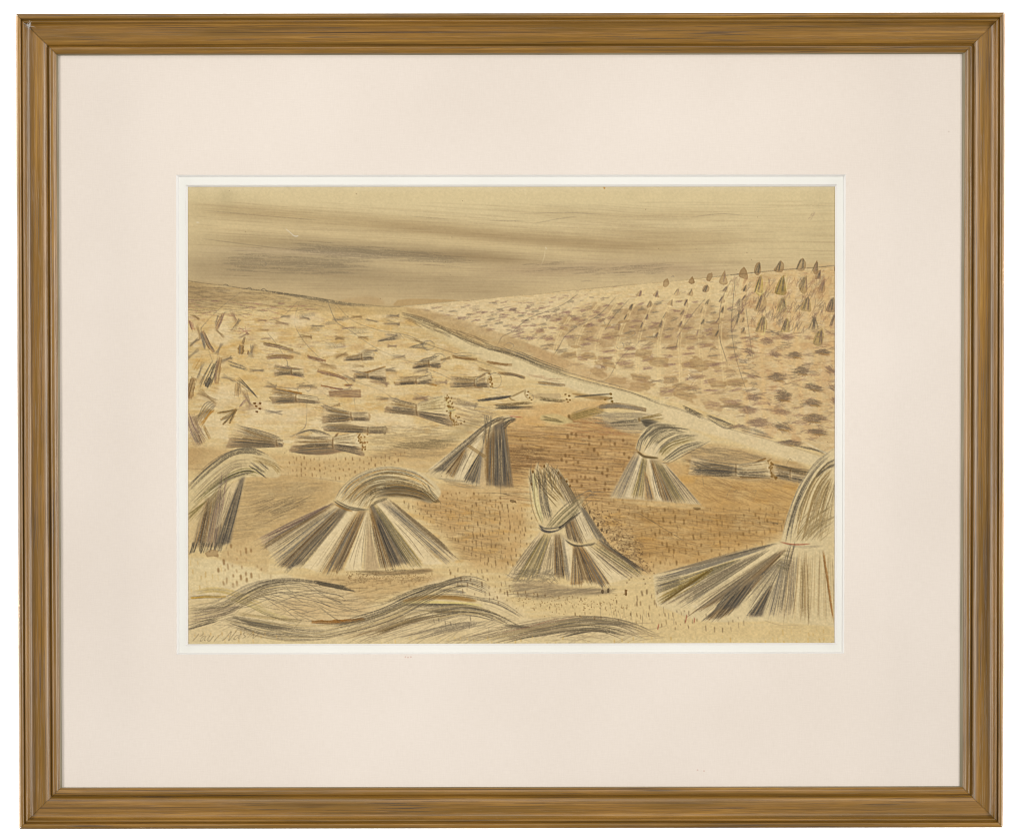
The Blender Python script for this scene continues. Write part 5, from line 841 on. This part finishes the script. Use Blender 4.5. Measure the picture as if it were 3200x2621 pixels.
    for A_, B_, n_ in (([(590, 1905), (700, 1885), (800, 1830), (920, 1806), (1080, 1840)], [(600, 1950), (720, 1912), (800, 1870), (900, 1850), (1020, 1860)], 30), ([(690, 1920), (820, 1940), (960, 1955), (1100, 1940)], [(720, 1960), (840, 1995), (980, 2003), (1120, 1985)], 30),
                       ([(980, 1965), (1180, 1915), (1380, 1822), (1470, 1800)], [(1010, 1995), (1220, 1940), (1400, 1850), (1480, 1830)], 36), ([(1150, 1955), (1300, 1905), (1480, 1890), (1660, 1960)], [(1200, 1990), (1340, 1945), (1500, 1920), (1640, 1990)], 44), ([(1440, 2005), (1640, 1965), (1860, 1930), (2060, 1985)], [(1560, 2010), (1680, 1985), (1850, 1970), (1990, 2010)], 44)):
        sweep(A_, B_, n_, (140, 122, 92), 1.8, .5, 4, (.45, .45)); sweep(A_, B_, n_ // 3, (196, 168, 112), 2.4, .5, 4, (.45, .45)); sweep(A_, B_, n_ // 4, (94, 84, 66), 2.0, .6, 4, (.5, .5))
    hatch([(760, 1840), (1000, 1835), (1160, 1890), (1000, 1945), (850, 1930)], 46, 14, 130, (112, 100, 78), 1.9, .5, 14, .7, .06); hatch([(600, 1870), (800, 1860), (960, 1960), (700, 1960)], 40, -12, 120, (138, 120, 88), 1.9, .45, 16, .7, -.06); hatch([(980, 1810), (1330, 1800), (1330, 1850), (1120, 1900), (980, 1860)], 90, -4, 60, (128, 104, 70), 1.9, .42, 9)
    hatch([(1080, 1950), (1560, 1920), (1560, 2000), (1150, 2005)], 80, -18, 110, (140, 122, 94), 1.9, .5, 9, .7, -.05); hatch([(1560, 1960), (2000, 1950), (2060, 2000), (1600, 2005)], 60, -6, 120, (146, 124, 92), 1.9, .45, 14, .7, -.05)
    # near stubble and its odd red flecks
    ticks([(1400, 1770), (1560, 1780), (1600, 1830), (1560, 1880), (1420, 1830)], 40, (112, 84, 54), (8, 18), 4, .62); ticks([(1560, 1830), (1900, 1870), (2060, 1880), (2200, 1940), (2140, 1970), (1960, 1935), (1700, 1910), (1580, 1880)], 70, (116, 88, 54), (7, 16), 3.6, .62); ticks([(1980, 1830), (2060, 1840), (2060, 1900), (1990, 1890)], 9, (110, 84, 54), (14, 22), 5, .65); ticks([(2100, 1900), (2330, 1925), (2330, 1960), (2130, 1960)], 16, (112, 90, 62), (10, 20), 4, .6)
    ticks([(1840, 1880), (2080, 1890), (2140, 1950), (1960, 1930)], 16, (140, 120, 90), (20, 36), 2.2, .6); ticks([(1180, 1985), (2616, 1985), (2616, 2008), (1180, 2008)], 46, (210, 164, 76), (8, 18), 4, .5); ticks([(2380, 1960), (2600, 1965), (2600, 1995), (2380, 1995)], 14, (210, 168, 90), (10, 20), 4, .45); ticks([(600, 1960), (900, 1970), (900, 2000), (600, 2000)], 16, (206, 158, 80), (8, 16), 4, .5); ticks([(1300, 1900), (1560, 1920), (1560, 1960), (1300, 1950)], 16, (110, 98, 79), (10, 24), 3, .55)
    pencil([[(2146, 1918), (2141, 1945)], [(2170, 1928), (2168, 1946)], [(2058, 1948), (2054, 1966)]], (150, 52, 40), 3.2, .75, .3)
    for _ in range(120): dab(rng.uniform(1600, 1960), rng.normal(1885, 16), 3, 3, 0, (130, 94, 48), .6, 0, .2, 1)
    # the signature
    pencil([[(601, 2001), (612, 1990), (621, 1978)], [(633, 1970), (634, 1979), (630, 1983), (622, 1987)], [(640, 1986), (632, 1988), (625, 1999), (630, 2000), (643, 1986), (638, 1998), (642, 2000)], [(642, 2000), (655, 1985), (648, 1999), (655, 2000), (666, 1986), (655, 2001)], [(692, 1977), (676, 1992), (667, 2004)],
            [(692, 2001), (704, 1992), (722, 1972), (714, 1999), (728, 1982), (744, 1962)], [(746, 1984), (738, 1984), (730, 1994), (735, 1996), (752, 1979), (745, 1992), (748, 1994)], [(764, 1974), (760, 1980), (766, 1987), (756, 1993)], [(772, 1992), (786, 1976), (798, 1965)], [(780, 1988), (792, 1980), (790, 1992), (806, 1979), (790, 1994)]], (128, 110, 78), 2.0, .62, .45, .1, (.7, 1.1))
    # scratches, spots and a stray white fibre
    pencil([[(891, 714), (906, 726), (916, 735), (924, 738), (931, 736)]], (222, 210, 188), 2.6, .75, .1, .05); pencil([[(612, 694), (622, 695)], [(1704, 772), (1708, 778)]], (232, 218, 186), 3.2, .8, .2); pencil([[(1636, 584), (1645, 620)], [(1704, 770), (1700, 800), (1690, 830)], [(1712, 584), (1700, 590)]], (224, 204, 160), 2, .5)
    dab(1888, 588, 6, 7, 0, (196, 150, 80), .7)
    for _ in range(90): dab(rng.uniform(590, 2600), rng.uniform(590, 1990), 2.6, 2.6, 0, (120, 96, 64), .55, 0, .1, 1)
    for ch in range(3): C[..., ch] += 0.40 * (C[..., ch] - boxblur(boxblur(C[..., ch], 2), 2))      # hard graphite edges
    lum = (C * np.array((0.3, 0.6, 0.1))).sum(-1, keepdims=True); C[:] = lum + 0.9 * (C - lum)
    C *= np.array((0.985, 0.985, 0.978))
    g2 = smooth_noise(5.5, 4.5, 31) + 0.6 * smooth_noise(3.6, 3.2, 32)
    C *= (1 + 0.05 * (tooth - 0.5) + (0.035 + 0.055 * low) * (g2 - g2.mean()) + 0.02 * (smooth_noise(40, 40, 9) - 0.5))[..., None]
    return np.clip(C, 0, 1), X0, Y0, S

# ================================================================== materials
def g3(v): return (v, v, v)

def wood(name, seed):
    """Stained oak-like moulding: u runs along the rail, v across its section (metres)."""
    t = NT(name, 0.4, 0.5); t.p.inputs['Coat Weight'].default_value = 0.45; t.p.inputs['Coat Roughness'].default_value = 0.28
    a = t.noise(t.coords('grain', (11, 620, 1), (seed, seed * 3.1, 0)), 1, 6, 0.68)
    b = t.noise(t.coords('grain', (4, 120, 1), (seed * 2.3, seed, 0)), 1, 3, 0.5)
    f = t.noise(t.coords('grain', (60, 2600, 1), (seed, seed, 0)), 1, 3, 0.65)
    tone = t.math('ADD', t.math('MULTIPLY', a, 0.5), t.math('MULTIPLY', b, 0.5))
    c = t.ramp(tone, [(0.36, base((98, 68, 16))), (0.46, base((130, 94, 24))), (0.54, base((150, 107, 34))), (0.66, base((182, 136, 56)))])
    c = t.mix(t.ramp(f, [(0.42, g3(0)), (0.62, g3(0.45))]), c, base((112, 76, 20)))
    pore = t.noise(t.coords('grain', (20, 1700, 1), (seed * 5, seed * 7, 0)), 1, 2, 0.5)
    pm = t.ramp(pore, [(0.56, g3(0)), (0.66, g3(1))])
    patch = t.ramp(t.noise(t.coords('grain', (7, 110, 1), (seed * 1.7, 3, 0)), 1, 2, 0.5), [(0.42, g3(0.1)), (0.58, g3(1))])
    pk = t.math('MULTIPLY', pm, patch)
    c = t.mix(t.math('MULTIPLY', pk, 0.8), c, base((58, 40, 24)))
    lime = t.ramp(t.noise(t.coords('grain', (8, 520, 1), (seed * 3.3, 9, 0)), 1, 4, 0.65), [(0.55, g3(0)), (0.70, g3(1))])
    c = t.mix(t.math('MULTIPLY', lime, 0.16), c, base((176, 146, 96)))          # greyish limed streaks in the grain
    scar = t.ramp(t.noise(t.coords('grain', (3, 700, 1), (seed * 9.1, 4, 0)), 1, 2, 0.5), [(0.66, g3(0)), (0.72, g3(1))])
    c = t.mix(t.math('MULTIPLY', scar, 0.8), c, base((56, 36, 18)))              # long dark streaks
    sep = t.node('ShaderNodeSeparateXYZ'); t.link(t.coords('grain'), sep.inputs[0]); v_ = sep.outputs[1]        # knocks along the outer edge
    edge_ = t.math('MULTIPLY', t.math('GREATER_THAN', v_, 0.0188), t.math('LESS_THAN', v_, 0.0206))
    nick = t.math('MULTIPLY', t.ramp(t.noise(t.coords('grain', (420, 1500, 1), (seed, 1, 0)), 1, 3, 0.6), [(0.56, g3(0)), (0.61, g3(1))]), t.ramp(t.noise(t.coords('grain', (14, 1, 1), (seed * 4, 1, 0)), 1, 1, 0.5), [(0.60, g3(0)), (0.66, g3(1))]))
    c = t.mix(t.math('MULTIPLY', t.math('MULTIPLY', nick, edge_), 0.75), c, base((226, 188, 140)))
    t.link(c, t.p.inputs['Base Color'])
    r = t.math('ADD', t.math('MULTIPLY', a, 0.34), t.math('MULTIPLY', pk, 0.3)); t.link(t.math('ADD', r, 0.2), t.p.inputs['Roughness'])
    t.bump(t.math('SUBTRACT', t.math('MULTIPLY', a, 0.8), pm), 0.5, 0.00018)
    return t.m
WOODS = [wood('stained_wood', s) for s in (3.7, 11.3, 23.9, 41.2)]

t = NT('fillet_paint', 0.7, 0.2)
n_ = t.noise(t.coords('grain', (20, 900, 1)), 1, 3)
t.link(t.ramp(n_, [(0.3, base((122, 114, 92))), (0.7, base((158, 148, 124)))]), t.p.inputs['Base Color']); FILLET = t.m

def card(name, c0, c1, weave, rough=0.9):
    t = NT(name, rough, 0.12)
    wx = t.noise(t.coords(None, (180, 1, 1500)), 1, 3, 0.6); wz = t.noise(t.coords(None, (1500, 1, 180), (5, 0, 2)), 1, 3, 0.6)
    w_ = t.math('MULTIPLY', t.math('ADD', wx, wz), 0.5)
    big = t.noise(t.coords(None, (7, 7, 7)), 1, 3, 0.5)
    fac = t.math('ADD', t.math('MULTIPLY', w_, weave), t.math('MULTIPLY', big, 1 - weave))
    c = t.ramp(fac, [(0.36, base(c0)), (0.64, base(c1))])
    if weave > 0.3:                        # stray specks in the cloth
        v = t.node('ShaderNodeTexVoronoi'); v.inputs['Scale'].default_value = 34; t.link(t.coords(None, (1, 1, 1)), v.inputs['Vector'])
        sp = t.ramp(v.outputs['Distance'], [(0.012, g3(1)), (0.03, g3(0))])
        pick = t.ramp(t.noise(t.coords(None, (30, 30, 30)), 1, 1), [(0.56, g3(0)), (0.60, g3(1))])
        c = t.mix(t.math('MULTIPLY', t.math('MULTIPLY', sp, pick), 0.5), c, base((176, 146, 120)))
        for px, py in ((1267, 2052), (1275, 2053), (1284, 2052), (2180, 2405), (2200, 2408)):          # small rust marks
            q = t.node('ShaderNodeVectorMath', operation='DISTANCE'); t.link(t.coords(None), q.inputs[0]); q.inputs[1].default_value = P(px, py)
            c = t.mix(t.math('MULTIPLY', t.math('LESS_THAN', q.outputs['Value'], 0.00055), 0.5), c, base((206, 160, 144)))
    t.link(c, t.p.inputs['Base Color']); t.bump(w_, 0.25, 0.0001 if weave > 0.3 else 0.00004)
    return t.m
MAT_CLOTH = card('linen_mat', (229, 217, 204), (239, 228, 216), 0.55)
MOUNT = card('white_mount', (235, 233, 224), (243, 241, 233), 0.25)
CORE = card('mat_core', (232, 229, 224), (238, 236, 231), 0.2)
BACK = card('brown_board', (120, 92, 62), (134, 104, 72), 0.2)
t = NT('white_paint', 0.9, 0.1); t.p.inputs['Base Color'].default_value = (0.9, 0.9, 0.9, 1); WALL = t.m

t = NT('drawing_paper', 0.92, 0.08)
at = t.node('ShaderNodeAttribute', attribute_name='pigment')
t.link(at.outputs['Color'], t.p.inputs['Base Color'])
t.bump(t.noise(t.coords(None, (900, 900, 900)), 1, 3, 0.6), 0.2, 0.00008); PAPER = t.m

# ================================================================== the wall
WY = 0.45
w_ = obj('wall', [(-4, WY, -4), (4, WY, -4), (4, WY, 4), (-4, WY, 4)], [(0, 3, 2, 1)], WALL)
w_['kind'] = 'structure'; w_['label'] = 'plain white wall behind the framed picture'; w_['category'] = 'wall'

# ================================================================== the framed picture
pic = bpy.data.objects.new('framed_picture', None); COL.objects.link(pic); pic.empty_display_size = 0.05
pic['label'] = 'pencil and wash drawing of corn stooks in a cream mat and brown wooden frame'
pic['category'] = 'framed picture'

OUT = [(48.4, 44.2), (3141.3, 39.3), (3135.8, 2584.2), (59.0, 2589.5)]     # outer corners, clockwise from top left
LIP = [(176.2, 170.6), (3015.3, 165.2), (3008.0, 2458.5), (188.2, 2461.4)]     # inner edge of the moulding
SIG = [(182.4, 174.9), (3007.0, 170.4), (2998.6, 2455.0), (193.8, 2459.0)]     # where the grey fillet meets the mat

# section of the moulding: (fraction of its width, height above the mat in mm)
SEC = [(0.000, -7.0), (0.000, 11.2), (0.004, 11.9), (0.012, 12.4), (0.03, 12.75), (0.06, 12.95), (0.09, 12.9), (0.115, 12.6), (0.130, 12.0), (0.141, 10.9),
       (0.149, 10.5), (0.158, 11.3), (0.168, 12.1), (0.185, 12.4), (0.205, 12.3), (0.220, 11.8), (0.230, 10.8), (0.240, 9.4), (0.255, 8.4), (0.275, 7.7),
       (0.31, 7.05), (0.35, 6.65), (0.40, 6.42), (0.45, 6.33), (0.50, 6.28), (0.55, 6.2), (0.60, 6.02), (0.64, 5.76), (0.68, 5.4), (0.715, 5.0), (0.745, 4.5), (0.770, 3.95), (0.788, 3.1),
       (0.799, 2.5), (0.808, 3.3), (0.816, 4.05), (0.826, 4.35), (0.85, 4.55), (0.88, 4.55), (0.92, 4.25), (0.955, 3.75), (0.98, 3.2), (1.000, 2.5)]

def rail(i, mat):
    """one mitred length of moulding, from corner i to corner i+1"""
    j = (i + 1) % 4; N = 48; vs, fs, uv = [], [], []
    arc = 0.0; prev = None
    gap = 0.00013 / K                                           # hairline at the mitres
    for f, hmm in SEC:
        a = np.array(OUT[i]) * (1 - f) + np.array(LIP[i]) * f; b = np.array(OUT[j]) * (1 - f) + np.array(LIP[j]) * f
        d = (b - a) / np.hypot(*(b - a)); a = a + d * gap; b = b - d * gap
        if prev is not None: arc += math.hypot((f - prev[0]) * 0.0258, (hmm - prev[1]) * 0.001)
        prev = (f, hmm)
        for k in range(N + 1):
            q = a + (b - a) * (k / N)
            h = hmm * 0.001 + 0.00005 * math.sin(k * 0.9 + i * 2 + f * 5)
            vs.append(P(q[0], q[1], h)); uv.append((float(np.dot(q, d)) * K, arc))
    M = N + 1
    for r in range(len(SEC) - 1):
        for k in range(N): fs.append((r * M + k, r * M + k + 1, (r + 1) * M + k + 1, (r + 1) * M + k))
    L = len(SEC)
    for k, q in ((0, LIP[i]), (N, LIP[j])):                     # end caps
        n0 = len(vs); idx = [r * M + k for r in range(L)]
        for v in idx: vs.append(vs[v]); uv.append((0.0, uv[v][1]))
        vs.append(P(q[0], q[1], -0.007)); uv.append((0.0, 0.04))
        c = list(range(n0, n0 + L + 1)); fs.append(tuple(c if k == 0 else c[::-1]))
    o = obj('frame_rail', vs, fs, mat, pic, True, uv)
    me = o.data
    for p in me.polygons:
        if len(p.vertices) > 4: p.use_smooth = False
    # grey inner fillet, a sub-part of the rail
    v2, u2 = [], []
    for poly, h in ((LIP, 0.0024), (SIG, -0.00002), (SIG, -0.0004), (LIP, -0.0004)):
        a, b = np.array(poly[i]), np.array(poly[j])
        for q in (a, b): v2.append(P(q[0], q[1], h)); u2.append((q[0] * K + q[1] * K, h))
    obj('fillet', v2, [(0, 1, 3, 2), (2, 3, 5, 4), (4, 5, 7, 6)], FILLET, o, False, u2)
    return o
for i in range(4): rail(i, WOODS[i])

def board(name, outer, hole, h, bev, hb, mat, lab=None):
    """a card with a bevelled window: the face is the part, its cut edge a sub-part"""
    def ring(a, ha, b, hb_):
        N = 24; vs = []
        for poly, hh in ((a, ha), (b, hb_)):
            for i in range(4):
                p, q = np.array(poly[i]), np.array(poly[(i + 1) % 4])
                for k in range(N): c = p + (q - p) * k / N; vs.append(P(c[0], c[1], hh))
        n = 4 * N
        return vs, [(k, (k + 1) % n, n + (k + 1) % n, n + k) for k in range(n)]
    o = obj(name, *ring(outer, h, hole, h), mat, pic)
    obj('bevel', *ring(hole, h, bev, hb), CORE, o)
    return o
board('window_mat', [(120, 115), (3070, 110), (3065, 2520), (130, 2525)], [(550.3, 547), (2643, 546), (2638, 2041), (552, 2044)], 0.0, [(558.6, 553.4), (2636.4, 552.3), (2632.4, 2035.8), (559.2, 2038.8)], -0.0015, MAT_CLOTH)
board('inner_mount', [(500, 500), (2700, 500), (2700, 2090), (500, 2090)], [(579.6, 578.4), (2615.6, 576.4), (2614.4, 2014.2), (581.4, 2017.8)], -0.0016, [(587.2, 584.4), (2609.4, 583.6), (2608.0, 2007.6), (588.3, 2011.7)], -0.0031, MOUNT)

C_, X0_, Y0_, S_ = paint_drawing()
H_, W_ = C_.shape[:2]
gx = X0_ + (np.arange(W_) + 0.5) / S_; gy = Y0_ + (np.arange(H_) + 0.5) / S_
GX, GY = np.meshgrid(gx, gy); hp = -0.0033; f_ = K * (D - hp) / D
co = np.stack([(GX - CX) * f_, np.full_like(GX, -hp), -(GY - CY) * f_], -1).reshape(-1, 3).astype(np.float32)
ii = np.arange((H_ - 1) * W_).reshape(H_ - 1, W_)[:, :-1].ravel()
quads = np.stack([ii, ii + W_, ii + W_ + 1, ii + 1], -1).astype(np.int32)
me = bpy.data.meshes.new('drawing'); nq = len(quads)
me.vertices.add(len(co)); me.vertices.foreach_set('co', co.ravel())
me.loops.add(nq * 4); me.loops.foreach_set('vertex_index', quads.ravel())
me.polygons.add(nq); me.polygons.foreach_set('loop_start', np.arange(0, nq * 4, 4, dtype=np.int32))
me.update(calc_edges=True)
lin = np.where(C_ <= 0.04045, C_ / 12.92, ((C_ + 0.055) / 1.055) ** 2.4) / (E * 1.05)
rgba = np.ones((H_ * W_, 4), np.float32); rgba[:, :3] = lin.reshape(-1, 3)
ca = me.color_attributes.new('pigment', 'FLOAT_COLOR', 'POINT'); ca.data.foreach_set('color', rgba.ravel())
me.materials.append(PAPER)
dr = bpy.data.objects.new('drawing', me); COL.objects.link(dr); dr.parent = pic

# backing board, closing the frame from behind
bb = [(54, 50), (3135, 46), (3130, 2578), (65, 2583)]
vs = [P(x, y, -0.0072) for x, y in bb] + [P(x, y, -0.0092) for x, y in bb]
obj('backing_board', vs, [(0, 3, 2, 1), (4, 5, 6, 7), (0, 1, 5, 4), (1, 2, 6, 5), (2, 3, 7, 6), (3, 0, 4, 7)], BACK, pic)

# ================================================================== a tuft of lint caught in the top left mitre
t = NT('lint', 0.95, 0.1); t.p.inputs['Base Color'].default_value = base((206, 204, 200)); LINT = t.m
rr = random.Random(4); vs, fs = [], []
for _ in range(46):
    a = rr.uniform(0, 6.28); L = rr.uniform(3, 9) if rr.random() < 0.8 else rr.uniform(9, 20)
    x, y = 90 + rr.gauss(0, 2.2), 80 + rr.gauss(0, 2.2); bend = rr.gauss(0, 0.12); h = 0.0122 + rr.uniform(-0.001, 0.0015); pts = []
    for k in range(6):
        pts.append((x, y, h + 0.0004 * math.sin(k * 1.1 + a))); x += math.cos(a) * L / 5; y += math.sin(a) * L / 5; a += bend
    n0 = len(vs)
    for (x, y, h_) in pts:
        for q in range(3): vs.append(P(x + 0.35 * math.cos(q * 2.094), y + 0.35 * math.sin(q * 2.094), h_ + 0.00005 * q))
    for k in range(5):
        for q in range(3): fs.append((n0 + k * 3 + q, n0 + k * 3 + (q + 1) % 3, n0 + k * 3 + 3 + (q + 1) % 3, n0 + k * 3 + 3 + q))
lt = obj('lint_tuft', vs, fs, LINT)
lt['label'] = 'small pale grey tuft of lint caught in the groove at the frame corner'; lt['category'] = 'lint'
